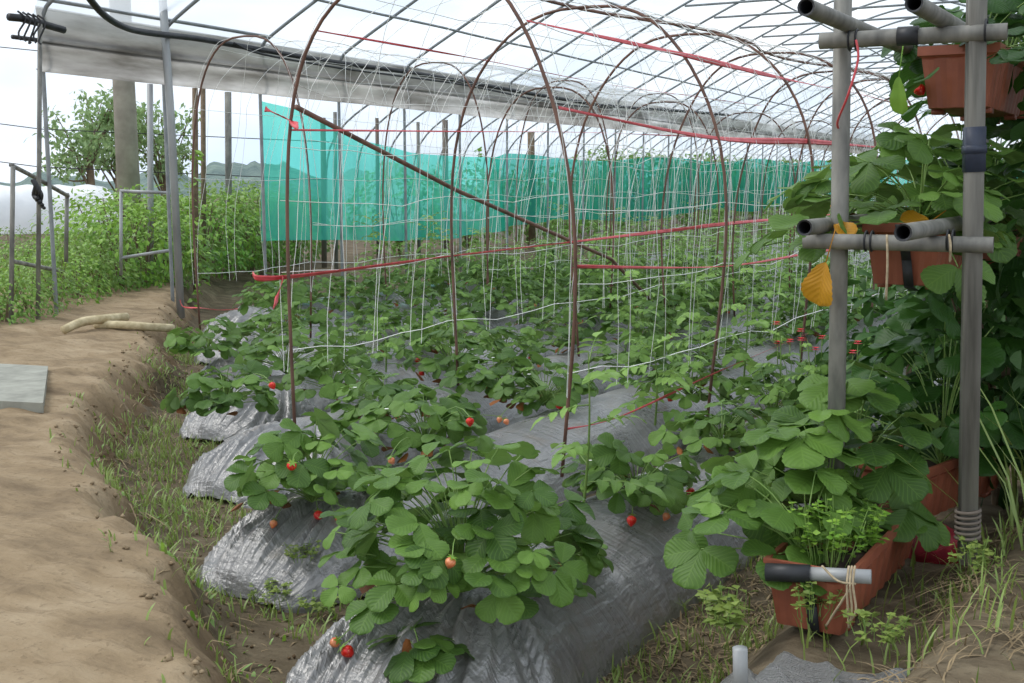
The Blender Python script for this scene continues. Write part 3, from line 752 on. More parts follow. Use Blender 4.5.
# posts beyond the wall
for (x, y0, y1, t, r, mt, lab) in [(195, 292, 88, 12.4, 0.030, 'woody', 'brown wooden stake standing just outside the left side'),
                                   (203, 280, 88, 14.0, 0.030, 'woody', 'pale wooden post behind the brown stake outside the left side'),
                                   (228, 262, 92, 16.0, 0.045, 'grey_pipe', 'grey post with a broken edge outside the left side, before the green net'),
                                   (150, 300, 84, 12.6, 0.032, 'pipe', 'straight light grey steel post right of the concrete pole'),
                                   (445, 240, 120, 19.5, 0.05, 'rust_pipe', 'rusty brown post in front of the green net behind the second arch'),
                                   (323, 255, 118, 15.2, 0.035, 'rust_pipe', 'dark post before the left part of the green net'),
                                   (335, 250, 112, 14.6, 0.024, 'grey_pipe', 'thin grey post before the bright end of the green net'),
                                   (377, 240, 118, 16.2, 0.026, 'rust_pipe', 'dark thin post before the middle of the bright green net'),
                                   (418, 235, 122, 17.5, 0.026, 'grey_pipe', 'thin grey post before the far half of the bright green net'),
                                   (531, 228, 132, 22.0, 0.07, 'woody', 'wide brown post in front of the green net beyond the nearest arch')]:
    b = ond(x+1, y0, t); b[2] = min(b[2], 0.25); tp = ond(x, y1, t)
    rod('outer_post', [b, (b+tp)/2, tp], r, mt, lab, 'post', 'posts outside the left side')

# ------------------------------------------------------------------ green shade net along the left side
top = smooth_path([(264, 101), (300, 112), (352, 136), (402, 151), (450, 156), (500, 157)], 6)
cols = []
NX = -8.25
for (px, py) in top:
    p = onx(px, py, NX); cols.append((p[1], p[2]))
y_end = cols[-1][0]
for y in np.arange(y_end+0.4, 46, 0.4): cols.append((y, 1.75 + 0.05*math.sin(y*0.9) + 0.01*(y-y_end)))
cols = A(cols); nz_ = 14
V = np.zeros((len(cols), nz_, 3)); fr = np.linspace(0, 1, nz_)
bot = 0.66 + 0.07*np.sin(cols[:, 0]*0.8)
V[:, :, 1] = cols[:, 0][:, None]; V[:, :, 2] = cols[:, 1][:, None]*(1-fr) + bot[:, None]*fr
V[:, :, 0] = NX + 0.07*np.sin(cols[:, 0]*4.2)[:, None]*(0.4+fr) + 0.08*fbm(cols[:, 0][:, None]*1.2, fr[None]*1.5, 12)
ks = int(np.searchsorted(cols[:, 0], y_end)) + 1
Vfar = V[ks-2:] - A([0.06, 0, 0]); V = V[:ks]
mb = MB(); n = nz_; i, j = np.meshgrid(np.arange(len(V)-1), np.arange(n-1), indexing='ij')
mb.add(V.reshape(-1, 3), np.stack([i*n+j, i*n+j+1, (i+1)*n+j+1, (i+1)*n+j], -1).reshape(-1, 4))
# far end of the net turns across the back of the house
tag(mb.build('shade_net', M['shade_net'], origin=(NX, float(cols[0, 0]), 0.4)), 'bright turquoise shade net hung along the left side, its upper corner pale', 'shade net')
mb = MB(); i, j = np.meshgrid(np.arange(len(Vfar)-1), np.arange(n-1), indexing='ij')
mb.add(Vfar.reshape(-1, 3), np.stack([i*n+j, i*n+j+1, (i+1)*n+j+1, (i+1)*n+j], -1).reshape(-1, 4))
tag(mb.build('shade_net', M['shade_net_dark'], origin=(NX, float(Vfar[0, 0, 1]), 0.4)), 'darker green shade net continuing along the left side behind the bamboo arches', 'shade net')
xs = np.linspace(NX, 1.5, 40); fr = np.linspace(0, 1, 10)
V = np.zeros((40, 10, 3)); V[:, :, 0] = xs[:, None]; V[:, :, 2] = 2.15*(1-fr)[None] + 0.3*fr[None]; V[:, :, 1] = 45.6 + 0.1*np.sin(xs*3)[:, None]
mb = MB(); n = 10; i, j = np.meshgrid(np.arange(39), np.arange(9), indexing='ij')
mb.add(V.reshape(-1, 3), np.stack([i*n+j, i*n+j+1, (i+1)*n+j+1, (i+1)*n+j], -1).reshape(-1, 4))
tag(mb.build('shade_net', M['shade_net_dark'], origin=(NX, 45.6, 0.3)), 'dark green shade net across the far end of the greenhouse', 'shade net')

# ------------------------------------------------------------------ neighbouring plastic house seen under the curtain
NC = smooth_path([(-9.6, 2.65, 0), (-10.4, 3.3, 0), (-12.4, 3.8, 0), (-14.4, 3.1, 0), (-15.6, 2.1, 0), (-15.7, 0.3, 0)], 6)[:, :2]
tag(film_sheet(NC + A([0, 0.03]), 21, 75, 40, 'neighbour_film', M['film']), 'white film roof of the neighbouring plastic house, seen below the rolled curtain', 'roof film', kind='structure')
mb = MB(); tube(mb, np.column_stack([NC[:, 0], np.zeros(len(NC)), NC[:, 1]]), 0.022, 6); nh = None
for y in np.arange(21.1, 75, 1.2):
    if nh is None: nh = mb.build('neighbour_hoop', M['roof_pipe']); o = nh
    else: o = nh.copy(); C.objects.link(o)
    o.location = (0, y, 0)
    tag(o, 'thin grey hoop of the neighbouring plastic house beyond the green net', 'greenhouse hoop', 'hoops of the neighbouring house')

# ------------------------------------------------------------------ bamboo tunnels, nets and tapes
def tun_pt(cx, y, phi, hw, h, z0=0.2):
    c, s = math.cos(phi), math.sin(phi)
    return A([cx - hw*math.copysign(abs(c)**0.72, c)*(0.84+0.16*math.sin(min(s*1.6, math.pi/2))), y, z0 + h*abs(s)**0.80])
def tun_c(y): return -2.62 + 0.105*(y-4.15)
def HWf(y): return 0.81 + 0.07*min(max((y-4.15)/1.33, 0), 1)
ARCHES = [4.15 + 1.33*k for k in range(9)]
HW, TH = 0.78, 2.07
arch_labels = ['nearest brown bamboo arch of the net tunnel, its right foot behind the largest strawberry plant', 'second bamboo arch of the net tunnel', 'third bamboo arch of the net tunnel, behind the second']
for k, y in enumerate(ARCHES):
    ph = np.linspace(0, math.pi, 41); lean = 0.10*math.sin(k*2.1)
    P = A([tun_pt(tun_c(y), y, p, HWf(y), TH + 0.02*math.sin(k*3)) + A([0.02*math.sin(p*5+k), lean*math.sin(p)*0.5, 0]) for p in ph])
    rod('bamboo_arch', P, 0.0080, 'bamboo', arch_labels[k] if k < 3 else 'thin bamboo arch further along the net tunnel', 'arch', 'bamboo arches of the net tunnel')
P = A([tun_pt(tun_c(y), y, math.pi/2 + 0.05*math.sin(y*2), HWf(y), TH) + A([0, 0, 0.02]) for y in np.linspace(3.9, 12.5, 30)])
rod('ridge_cane', P, 0.009, 'bamboo', 'thin bamboo cane along the top of the arches', 'cane', 'bamboo canes')
rod('brace_cane', [ond(296, 107, 5.3), ond(456, 190, 6.6), ond(611, 259, 8.2), ond(672, 322, 9.3)], 0.013, 'bamboo', 'long bamboo cane slanting across the net from upper left to the ground', 'cane', 'bamboo canes')
# thin wire arch helpers of the left, narrower tunnel
def tl_c(y): return -5.95 + 0.10*(y-7.0)
for k, y in enumerate([7.0, 9.35, 11.7, 14.0]):
    P = A([tun_pt(tl_c(y), y, p, 0.66, 2.28, 0.2) for p in np.linspace(0, math.pi, 37)])
    rod('bamboo_arch', P, 0.008, 'bamboo', ['thin bamboo arch of the left tunnel nearest the leaning pole', 'second thin bamboo arch of the left tunnel, before the green net', 'third thin bamboo arch of the left tunnel', 'farthest thin bamboo arch of the left tunnel'][k], 'arch', 'bamboo arches of the left tunnel')

def tunnel_net(cf, y0, y1, hw, h, z0, step, hs, label, seed, r=0.0021):
    rr = np.random.default_rng(seed); mb = MB()
    ph = np.linspace(0.10, math.pi-0.10, 34)
    def surf(y, p): return tun_pt(cf(y), y, p, (hw(y) if callable(hw) else hw)+0.015, h+0.015, z0)
    for fam in (-1, 1):
        for y in np.arange(y0, y1, step):
            ph0 = rr.uniform(-0.05, 0.05)
            amp = step*1.6
            up_ = sstep(0.70, 0.95, np.sin(ph)); g = np.concatenate([[0], np.cumsum(0.5*(up_[1:]+up_[:-1])*np.diff(ph))]); g = g - g[-1]/2
            ph1 = rr.uniform(0, 6.28)
            P = []
            for p, gg in zip(ph, g):
                yy = y + ph0 + fam*gg*0.62 + 0.16*math.sin(p) + 0.035*math.sin(p*9 + ph1)*(1-sstep(0.7, 0.95, math.sin(p)))
                yy = min(max(yy, y0-0.02), y1+0.05)
                P.append(surf(yy, p) + rr.normal(0, 0.003, 3))
            tube(mb, P, r*0.85, 3, False)
    for p in hs:
        P = [surf(y, p) + rr.normal(0, 0.008, 3) + A([0, 0, -0.03*math.sin((y-y0)/1.33*math.pi)**2]) for y in np.arange(y0, y1, 0.22)]
        tube(mb, P, r*(1.25 if p in (hs[0], hs[-1]) else 0.9), 3, False)
    o = mb.build('climbing_net', M['string'], origin=(cf(y0), y0, z0)); return tag(o, label, 'net', 'white climbing nets')
hsR = [0.135, 0.30, 0.47, 0.62, 0.80, 1.0, 1.25, 1.9, 2.15, 2.35, 2.52, 2.68, 2.84, math.pi-0.135]
tunnel_net(tun_c, 4.15, 14.8, HWf, TH, 0.2, 0.34, hsR, 'white string climbing net over the main bamboo tunnel', 1)
tunnel_net(tl_c, 7.0, 14.2, 0.66, 2.28, 0.2, 0.40, hsR[::2]+[math.pi-0.3], 'white string climbing net over the narrow tunnel at the left', 2)
tunnel_net(lambda y: -4.35+0.1*(y-9), 9.0, 20.0, 0.7, 2.0, 0.2, 0.5, hsR[::2]+[math.pi-0.3], 'white string climbing net over the tunnel in the middle of the house', 3)
for k, y in enumerate([9.0, 11.2, 13.4, 15.6, 17.8]):
    P = A([tun_pt(-4.35+0.1*(y-9), y, p, 0.69, 1.98, 0.2) for p in np.linspace(0, math.pi, 33)])
    rod('bamboo_arch', P, 0.008, 'bamboo', 'thin bamboo arch under the net in the middle of the house', 'arch', 'bamboo arches in the middle of the house')

def tape(pts, wd, label, seed=0, n=8, thick=1.0):
    """a crumpled flat tape"""
    rr = np.random.default_rng(seed); P = smooth_path(pts, n); m = len(P)
    T = nrm(np.gradient(P, axis=0)); upv = A([0, 0, 1.0])
    tw = np.cumsum(rr.normal(0, 0.28, m)); side = nrm(np.cross(T, upv)); u2 = np.cross(side, T)
    wv = wd*(0.65+0.35*np.sin(np.linspace(0, 9, m)+seed))
    N = u2*np.cos(tw)[:, None] + side*np.sin(tw)[:, None]; Bn = np.cross(T, N)
    prof = [(-1, 0.0), (-0.35, 0.32), (0.3, -0.25), (1, 0.12), (0.4, 0.30), (-0.5, -0.15)]
    V = np.stack([P + (N*a_ + Bn*b_)*wv[:, None] for a_, b_ in prof], 1)
    mb = MB(); k = len(prof); i, j = np.meshgrid(np.arange(m-1), np.arange(k), indexing='ij'); j2 = (j+1) % k
    mb.add(V.reshape(-1, 3), np.stack([i*k+j, i*k+j2, (i+1)*k+j2, (i+1)*k+j], -1).reshape(-1, 4))
    o = mb.build('red_tape', M['red_tape'], origin=tuple(P[0])); return tag(o, label, 'tape', 'red marking tapes')
def arch_at(k, z, side):
    """point on arch k at height z, left or right leg"""
    y = ARCHES[k]; s = min(((z-0.2)/TH), 0.999)**(1/0.80); p = math.asin(s)
    if side > 0: p = math.pi-p
    return tun_pt(tun_c(y), y, p, HWf(y)+0.012, TH, 0.2)
tape([arch_at(0, .96, -1)+A([-.09, -.1, .02]), arch_at(0, .96, -1), arch_at(1, .98, -1), arch_at(2, 1.0, -1), arch_at(3, 1.02, -1), arch_at(4, 1.04, -1), arch_at(6, 1.05, -1)], 0.016, 'red tape along the left legs of the main tunnel at waist height', 1)
tape([arch_at(0, .96, -1), arch_at(0, .92, -1)+A([.05, -.1, -.03]), arch_at(0, .9, -1)+A([.1, -.2, -.06])], 0.016, 'loose red tape tail hanging from the left foot side of the nearest arch', 2)
tape([arch_at(0, 1.06, 1), arch_at(1, 0.98, 1), arch_at(2, .98, 1), arch_at(3, .98, 1), arch_at(4, 1.0, 1), arch_at(6, 1.0, 1)], 0.013, 'red tape along the right legs of the main tunnel at waist height', 3)
tape([arch_at(0, 1.68, 1), arch_at(1, 1.60, 1), arch_at(2, 1.62, 1), arch_at(3, 1.62, 1), arch_at(4, 1.62, 1)], 0.018, 'wide red tape along the right legs of the main tunnel above head of the crop', 4)
tape([arch_at(0, 2.02, 1), arch_at(1, 2.0, 1), arch_at(2, 1.98, 1), arch_at(3, 1.98, 1), arch_at(4, 1.95, 1)], 0.014, 'red tape tied high on the right shoulders of the arches', 5)
tape([arch_at(0, 2.04, -1), arch_at(1, 2.03, -1), arch_at(2, 2.0, -1), arch_at(3, 2.0, -1), arch_at(4, 2.0, -1)], 0.006, 'thin red tape tied high on the left shoulders of the arches', 6)
tape([arch_at(0, 1.62, -1), arch_at(1, 1.66, -1), arch_at(2, 1.70, -1), arch_at(3, 1.72, -1), arch_at(4, 1.74, -1)], 0.005, 'thin red tape along the left legs below the curtain', 7)
tape([arch_at(0, 1.68, -1)+A([-.08, -.08, .03]), arch_at(0, 1.66, -1), arch_at(0, 1.62, -1)+A([.13, -.1, 0])], 0.018, 'short red tape knotted on the left leg of the nearest arch', 8)
tape([arch_at(0, .40, 1), arch_at(0, .38, 1)+A([.1, .35, .02]), arch_at(1, .45, 1), arch_at(2, .5, 1)], 0.006, 'thin red tape low along the right feet of the arches', 9)
tape([ond(180, 300, 10.6), ond(184, 307, 10.55), ond(200, 308, 10.4), ond(220, 310, 10.2), ond(238, 309, 10.0)], 0.010, 'red tape tied low round the leaning pole', 10)

# ------------------------------------------------------------------ planter shelf at the right
SH = 0.07   # the shelf follows the beds' direction
def shx(x, y): return x + SH*(y-2.7)
lp = ond(838, 392, 3.0)
rod('shelf_post', [(-0.628, 3.12, 0.32), (-0.648, 3.12, 1.2), (-0.676, 3.12, 2.35)], 0.0235, 'grey_pipe', 'round grey pipe post at the left front of the planter shelf', 'post', 'planter shelf posts')
mb = MB(); box(mb, (0, 0, 0.97), (0.040, 0.040, 1.94)); 
post = thing('shelf_post', (-0.286, 3.10, 0.415), 'weathered square wooden post at the right front of the planter shelf', 'post', 'planter shelf posts', rz=0.35)
post.rotation_euler = (0, -0.037, 0.35)
mb.build('upright', M['weathered_wood'], post)
tb = MB(); box(tb, (0, 0, 1.06), (0.045, 0.045, 0.11)); box(tb, (0, 0, 1.06), (0.049, 0.049, 0.02)); tb.build('blue_tape', simple('dark_blue_tape', lin(38, 46, 62), lin(58, 66, 84), 12, 0.5), post)
tb = MB(); tube(tb, [(0.029*math.cos(t), 0.029*math.sin(t), 0.06+0.0022*t) for t in np.linspace(0, 2*math.pi*6, 90)], 0.005, 5)
tb.build('wire_coil', M['rust_pipe'], post)
rod('shelf_post', [(-0.50, 5.2, 0.36), (-0.51, 5.2, 2.3)], 0.0235, 'grey_pipe', 'grey pipe post at the back left of the planter shelf, in the leaves', 'post', 'planter shelf posts')
rod('shelf_post', [(-0.16, 5.2, 0.36), (-0.16, 5.2, 2.3)], 0.0235, 'grey_pipe', 'grey pipe post at the back right of the planter shelf, in the leaves', 'post', 'planter shelf posts')
def pipe_open(name, p0, p1, r, label):
    mb = MB(); hollow_tube(mb, p0, p1, r, 0.005, 14, 0.2, 0, 1); return tag(mb.build(name, [M['grey_pipe'], M['black_rubber_and_bore_shade']], origin=tuple(A(p0))), label, 'pipe', 'planter shelf pipes')  # inner wall coloured black to paint the shade inside the open end
yb = 3.055
def lateral(xa, xb, z, label):
    return pipe_open('shelf_pipe', (xa, yb, z), (xb, yb+0.015, z), 0.0205, label)
def onyb(px, py): return ony(px, py, yb)
a_, b_ = onyb(820, 43), onyb(1007, 29); lateral(a_[0], b_[0], (a_[2]+b_[2])/2, 'upper level pipe lashed across the two front shelf posts'); ZU = (a_[2]+b_[2])/2
a_, b_ = onyb(804, 243), onyb(993, 243); lateral(a_[0], b_[0], (a_[2]+b_[2])/2, 'lower level pipe lashed across the two front shelf posts'); ZL = (a_[2]+b_[2])/2
zt = ZU + 0.038
def runner(px, py, z, ylen, label):
    p = onz(px, py, z); q = p + A([SH*ylen, ylen, 0]); return pipe_open('shelf_pipe', p, q, 0.0205, label), p
runner(806, 7, zt, 2.9, 'upper left pipe running back along the shelf, open end towards the camera')
runner(914, 3, zt, 2.9, 'upper right pipe running back along the shelf, open end at the picture top')
zl = ZL + 0.040
p = ony(804, 239.5, 2.92); p[2] = zl; pipe_open('shelf_pipe', p, p + A([SH*2.4, 2.4, 0]), 0.0205, 'lower left pipe running back along the shelf under the hanging leaves')
p = ony(903, 233, 2.75); p[2] = zl; pipe_open('shelf_pipe', p, p + A([SH*2.5, 2.5, 0]), 0.0205, 'lower right pipe running back along the shelf, dark open end towards the camera')
# black joints and lashings
mb = MB(); c0 = onyb(906, 36); tube(mb, [c0 + A([-0.02, 0, 0]), c0 + A([0.03, 0, 0])], 0.0235, 12); tag(mb.build('pipe_joint', M['black_rubber_and_bore_shade'], origin=tuple(c0)), 'black sleeve on the upper level shelf pipe', 'pipe joint')
mb = MB()
for (px, py) in [(857, 40), (850, 40), (866, 241), (872, 241), (948, 240), (953, 240), (986, 30)]:
    c0 = onyb(px, py); tube(mb, [c0 + A([0, 0.026*math.cos(t), 0.026*math.sin(t)]) for t in np.linspace(0, 6.28, 14)], 0.003, 4, False)
tag(mb.build('lashing_wire', M['black_rubber_and_bore_shade'], origin=tuple(onyb(866, 241))), 'dark wire lashings round the shelf pipes', 'wire', kind='stuff')
for (px0, py0, px1, py1, lab) in [(887, 228, 886, 300, 'thin brown twine hanging in front of the middle planter'), (949, 228, 950, 262, 'twine loop tied round the lower right shelf pipe')]:
    rod('twine', smooth_path([ony(px0, py0 + 7, 3.036), ony((px0+px1)/2+1, (py0+py1)/2, 3.0), ony(px1, py1, 3.01)], 5), 0.003, 'twine', lab, 'twine', 'twines')
rod('twine', smooth_path([ony(856, 40, 3.0), ony(858, 60, 2.99), ony(848, 95, 2.98), ony(838, 120, 3.05), ony(838, 128, 3.09)], 5), 0.003, 'red_tape', 'pinkish string hanging from the upper pipe to the round post', 'string')

def planter(loc, rz, label, strap=False, name='planter_box', W=0.22, L=0.64, H=0.185):
    t = thing(name, loc, label, 'planter', 'terracotta plastic planters', rz)
    th = 0.006; mb = MB()
    # tapered ribbed tub: outline sampled round, ribs pressed outwards
    def outline(k, inset=0.0, ribs=True):
        pts = []; w2, l2 = W/2*k-inset, L/2*(1-(1-k)*W/L)-inset
        nx, ny = 12, 40
        def rib(i): return 0.005 if ribs and (i % 4) in (1, 2) else 0.0
        for i in range(nx): pts.append((-w2+2*w2*i/nx, -l2-rib(i)))
        for i in range(ny): pts.append((w2+rib(i), -l2+2*l2*i/ny))
        for i in range(nx): pts.append((w2-2*w2*i/nx, l2+rib(i)))
        for i in range(ny): pts.append((-w2-rib(i), l2-2*l2*i/ny))
        return pts
    def ring(k, z, inset=0, ribs=True): return A([(x, y, z) for x, y in outline(k, inset, ribs)])
    rings = [ring(0.70, 0.012, 0, False), ring(0.72, 0.014), ring(0.90, H*0.80), ring(0.90, H*0.82, 0, False), ring(0.90, H*0.84, -0.004, False), ring(1.0, H*0.86, 0, False), ring(1.0, H, 0, False), ring(1.0, H, 0.012, False), ring(0.92, H*0.8, 0.012, False), ring(0.75, 0.02, 0.01, False)]
    n = len(rings[0]); V = np.concatenate(rings); f = []
    for a in range(len(rings)-1):
        for j in range(n): f.append([a*n+j, a*n+(j+1) % n, (a+1)*n+(j+1) % n, (a+1)*n+j])
    mb.add(V, f); mb.f.append(A([list(range(n))[::-1]])); mb.m.append(A([0])); mb.f.append(A([[(len(rings)-1)*n+j for j in range(n)]])); mb.m.append(A([0]))
    mb.build('tub', M['terracotta'], t, smooth=False)
    for sx in (-1, 1):
        for sy in (-0.8, 0.8):
            fb = MB(); box(fb, (sx*W*0.30, sy*L*0.42, 0.006), (0.03, 0.05, 0.014)); fb.build('foot', M['terracotta'], t)
    sb = MB(); nx, ny = 8, 22
    gx_, gy_ = np.meshgrid(np.linspace(-W/2*0.86, W/2*0.86, nx), np.linspace(-L/2*0.94, L/2*0.94, ny), indexing='ij')
    zz = H*0.86 + 0.010*fbm(gx_*30, gy_*30, 3)
    i, j = np.meshgrid(np.arange(nx-1), np.arange(ny-1), indexing='ij')
    sb.add(np.stack([gx_, gy_, zz], -1).reshape(-1, 3), np.stack([i*ny+j, (i+1)*ny+j, (i+1)*ny+j+1, i*ny+j+1], -1).reshape(-1, 4))
    sb.build('soil', M['potting_soil'], t)
    if strap:
        kb = MB(); P = [(-0.005, -L/2-0.012, H*0.98), (0.005, -L/2-0.008, H*0.8), (0.012, -L/2+0.012, H*0.45), (0.02, -L/2+0.02, 0.01), (0.02, -L/2+0.08, -0.004)]
        for p, q in zip(P[:-1], P[1:]):
            p, q = A(p), A(q); wv = A([0.013, 0, 0]); nv = nrm(np.cross(q-p, wv))*0.003
            kb.add(A([p-wv, p+wv, q+wv, q-wv, p-wv+nv, p+wv+nv, q+wv+nv, q-wv+nv]), [[0, 1, 2, 3], [7, 6, 5, 4], [0, 4, 5, 1], [1, 5, 6, 2], [2, 6, 7, 3], [3, 7, 4, 0]])
        kb.build('strap', M['black_rubber_and_bore_shade'], t)
    return t
RZ = -0.07
planter((-0.585, 3.12, 0.285), RZ+0.0, 'terracotta planter box on the ground at the shelf front, tied with twine', True, L=0.80)
planter((-0.465, 3.86, 0.355), RZ-0.25, 'terracotta planter box on the ground just behind the square wooden post')
planter((-0.495, 3.62, 1.098), RZ, 'terracotta planter box on the lower shelf pipes, strapped in black', True)
planter((-0.385, 4.36, 1.098), RZ, 'terracotta planter box behind the strapped one on the lower shelf pipes')
planter((-0.40, 3.82, 1.590), RZ, 'terracotta planter box on the upper shelf pipes')
planter((-0.31, 4.52, 1.590), RZ, 'terracotta planter box at the back of the upper shelf pipes')
# short pipe lashed on the front rim
p0, p1 = ony(766, 572, 2.70), ony(866, 576, 2.725)
mb = MB(); tube(mb, [p0, p0*0.55+p1*0.45], 0.0225, 12); tube(mb, [p0*0.55+p1*0.45, p1 + A([0.012, 0, 0])], 0.0175, 12, m=1)
tag(mb.build('short_pipe', [M['black_rubber_and_bore_shade'], M['pipe']], origin=tuple(p0)), 'short black and grey pipe lashed to the rim of the front ground planter', 'pipe')
mb = MB()
for q, dx in enumerate((0, 3, 6)):
    c = [ony(849+dx, 566, 2.69), ony(847+dx, 585, 2.66), ony(848+dx+q, 610, 2.66), ony(849+dx-q*2, 628-q*4, 2.66)]
    tube(mb, smooth_path(c, 4), 0.003, 5)
tube(mb, smooth_path([ony(822, 566, 2.69), ony(838, 581, 2.66), ony(856, 584, 2.665)], 5), 0.003, 5)
tube(mb, smooth_path([ony(849, 590, 2.66), ony(836, 610, 2.67), ony(826, 626, 2.68)], 5), 0.003, 5)
tag(mb.build('twine', M['twine'], origin=tuple(ony(849, 566, 2.69))), 'brown twine knotted round the short pipe at the front planter', 'twine', 'twines')
# small upright pipe stub and red net bag
p = onz(741, 700, 0.30); tp = ond(740, 648, float(p[:2] @ _F[:2])); rod('pipe_stub', [p, (p+tp)/2, tp], 0.0165, 'pipe', 'small grey pipe stub standing in front of the ground planter', 'pipe')
mb = MB(); c = ond(937, 548, 3.35); nu_, nv_ = 16, 12
uu, vv = np.meshgrid(np.linspace(0, 2*np.pi, nu_, endpoint=False), np.linspace(0.02, np.pi-0.02, nv_), indexing='ij')
rad = 1+0.25*fbm(uu*2, vv*3, 8)
V = np.stack([0.085*np.sin(vv)*np.cos(uu)*rad, 0.06*np.sin(vv)*np.sin(uu)*rad, 0.07*np.cos(vv)*rad], -1)
i, j = np.meshgrid(np.arange(nu_), np.arange(nv_-1), indexing='ij'); i2 = (i+1) % nu_
mb.add(V.reshape(-1, 3)+c, np.stack([i*nv_+j, i*nv_+j+1, i2*nv_+j+1, i2*nv_+j], -1).reshape(-1, 4))
tag(mb.build('net_bag', M['red_net'], origin=tuple(c)), 'crumpled dark red net bag between the ground planter and the wooden post', 'bag')

# plants in the planters
def shelf_plant(loc, seed, n, R, H, L, label, mat='strawberry_leaf', lean=(0, 0), hang=0.12, dried=2, fruit=()):
    t = thing('planter_strawberry_plant', loc, label, 'strawberry plant', 'strawberry plants in the planters')
    strawberry_parts(t, seed, n, R, H, L, 'hi', fruit, flowers=0, dried=dried, mat=mat, lean=lean, hang=hang); return t
shelf_plant((-0.66, 2.86, 0.44), 601, 14, 0.20, 0.24, 0.10, 'strawberry plant hanging over the left side of the front ground planter', lean=(-0.12, 0.06), hang=0.06)
shelf_plant((-0.66, 3.08, 0.44), 602, 17, 0.18, 0.40, 0.11, 'tall bright strawberry plant in the middle of the front ground planter', lean=(-0.12, 0), hang=0.02)
shelf_plant((-0.63, 3.30, 0.44), 603, 17, 0.20, 0.44, 0.11, 'strawberry plant at the back of the front ground planter, below the round post foot')
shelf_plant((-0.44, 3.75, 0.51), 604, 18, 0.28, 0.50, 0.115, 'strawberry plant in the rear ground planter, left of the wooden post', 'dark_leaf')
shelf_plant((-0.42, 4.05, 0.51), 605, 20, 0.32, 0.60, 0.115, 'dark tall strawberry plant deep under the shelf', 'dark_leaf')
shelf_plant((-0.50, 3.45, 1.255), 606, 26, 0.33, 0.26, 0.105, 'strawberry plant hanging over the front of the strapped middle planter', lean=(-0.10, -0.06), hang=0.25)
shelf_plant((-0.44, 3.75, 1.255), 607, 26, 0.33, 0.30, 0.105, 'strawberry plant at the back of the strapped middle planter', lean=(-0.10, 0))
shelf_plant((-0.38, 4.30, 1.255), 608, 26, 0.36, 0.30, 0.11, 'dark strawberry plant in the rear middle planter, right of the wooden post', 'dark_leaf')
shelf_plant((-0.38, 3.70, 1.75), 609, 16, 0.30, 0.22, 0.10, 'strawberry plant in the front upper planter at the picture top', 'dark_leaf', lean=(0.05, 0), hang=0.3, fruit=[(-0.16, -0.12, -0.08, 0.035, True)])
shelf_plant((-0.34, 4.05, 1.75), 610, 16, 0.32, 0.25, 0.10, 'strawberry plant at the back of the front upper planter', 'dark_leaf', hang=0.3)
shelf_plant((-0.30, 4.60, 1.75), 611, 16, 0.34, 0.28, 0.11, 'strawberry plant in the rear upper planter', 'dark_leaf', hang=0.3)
# low ferny weeds in the front ground planter and at its foot
def weed_parts(root, seed, n=60, R=0.10, H=0.16, L=0.022, mat='weed_leaf'):
    r = np.random.default_rng(seed); lv, st = MB(), MB()
    for i in range(n):
        az, rd = r.uniform(0, 6.28), R*math.sqrt(r.random()); b = A([math.cos(az)*rd*0.6, math.sin(az)*rd*0.6, 0])
        tip = A([math.cos(az)*rd, math.sin(az)*rd, H*r.uniform(0.35, 1.0)])
        tube(st, [b, (b+tip)/2 + r.normal(0, .006, 3), tip], 0.0011, 3, False)
        for q in range(6):
            f = r.uniform(0.4, 1.0); a2 = r.uniform(0, 6.28)
            put_leaf(lv, O_LO, b*(1-f)+tip*f, A([math.cos(a2), math.sin(a2), 0.25]), A([0, 0, 1.0])+r.normal(0, .3, 3), L*r.uniform(.7, 1.2), L*0.75, r.uniform(0.3, 1), 0.2, 0.2)
    lv.build('leaves', M[mat], root); st.build('stems', M['stem'], root)
for i, (loc, R, H, lab) in enumerate([((-0.59, 2.84, 0.445), 0.10, 0.17, 'bright lime green ferny weed in the front ground planter'),
                                      ((-0.57, 3.0, 0.445), 0.10, 0.12, 'low clover-like weed along the rim of the front ground planter'),
                                      (onz(812, 618, 0.345), 0.09, 0.10, 'low green weed growing at the front foot of the ground planter'),
                                      (onz(872, 640, 0.345), 0.08, 0.08, 'low green weed at the right front corner of the ground planter'),
                                      (onz(722, 630, 0.30), 0.07, 0.12, 'small broad leaved weed left of the ground planter'),
                                      (onz(975, 572, 0.42), 0.07, 0.09, 'small clover weed at the foot of the square wooden post')]):
    t = thing('weed', loc, lab, 'weed', 'weeds round the planters'); weed_parts(t, 700+i, 60 if i < 2 else 16, R, H, 0.022 if i != 4 else 0.032, mat='weed_leaf' if i < 2 else 'grass')
# yellow leaf, pale fruit
def single_leaf(name, p, d, n_, L, W, mat, label, cat):
    mb = MB(); put_leaf(mb, T_HI, (0, 0, 0), A(d), A(n_), L, W, 0.6, 0.35, 0.25)
    tube(mb, [(0, 0, 0), -nrm(A(d))*L*0.5 + A([0, 0.04, 0.04])], 0.0018, 4); o = mb.build(name, M[mat]); o.location = tuple(p); return tag(o, label, cat)
single_leaf('yellow_leaf', ony(826, 262, 3.0), (-0.25, -0.1, -1), (-0.35, -0.9, 0.2), 0.115, 0.11, 'yellow_leaf', 'large yellowed leaf hanging below the lower left shelf pipe', 'leaf')
single_leaf('yellow_leaf', ony(930, 222, 3.2), (-0.8, -0.5, 0.3), (0, -0.6, 0.8), 0.075, 0.06, 'yellow_leaf', 'small yellow leaf on the rim of the strapped middle planter', 'leaf')
single_leaf('yellow_leaf', ony(835, 224, 3.1), (0.7, -0.6, -0.2), (0, -0.6, 0.8), 0.07, 0.06, 'yellow_leaf', 'small yellow leaf beside the round post above the lower pipe', 'leaf')
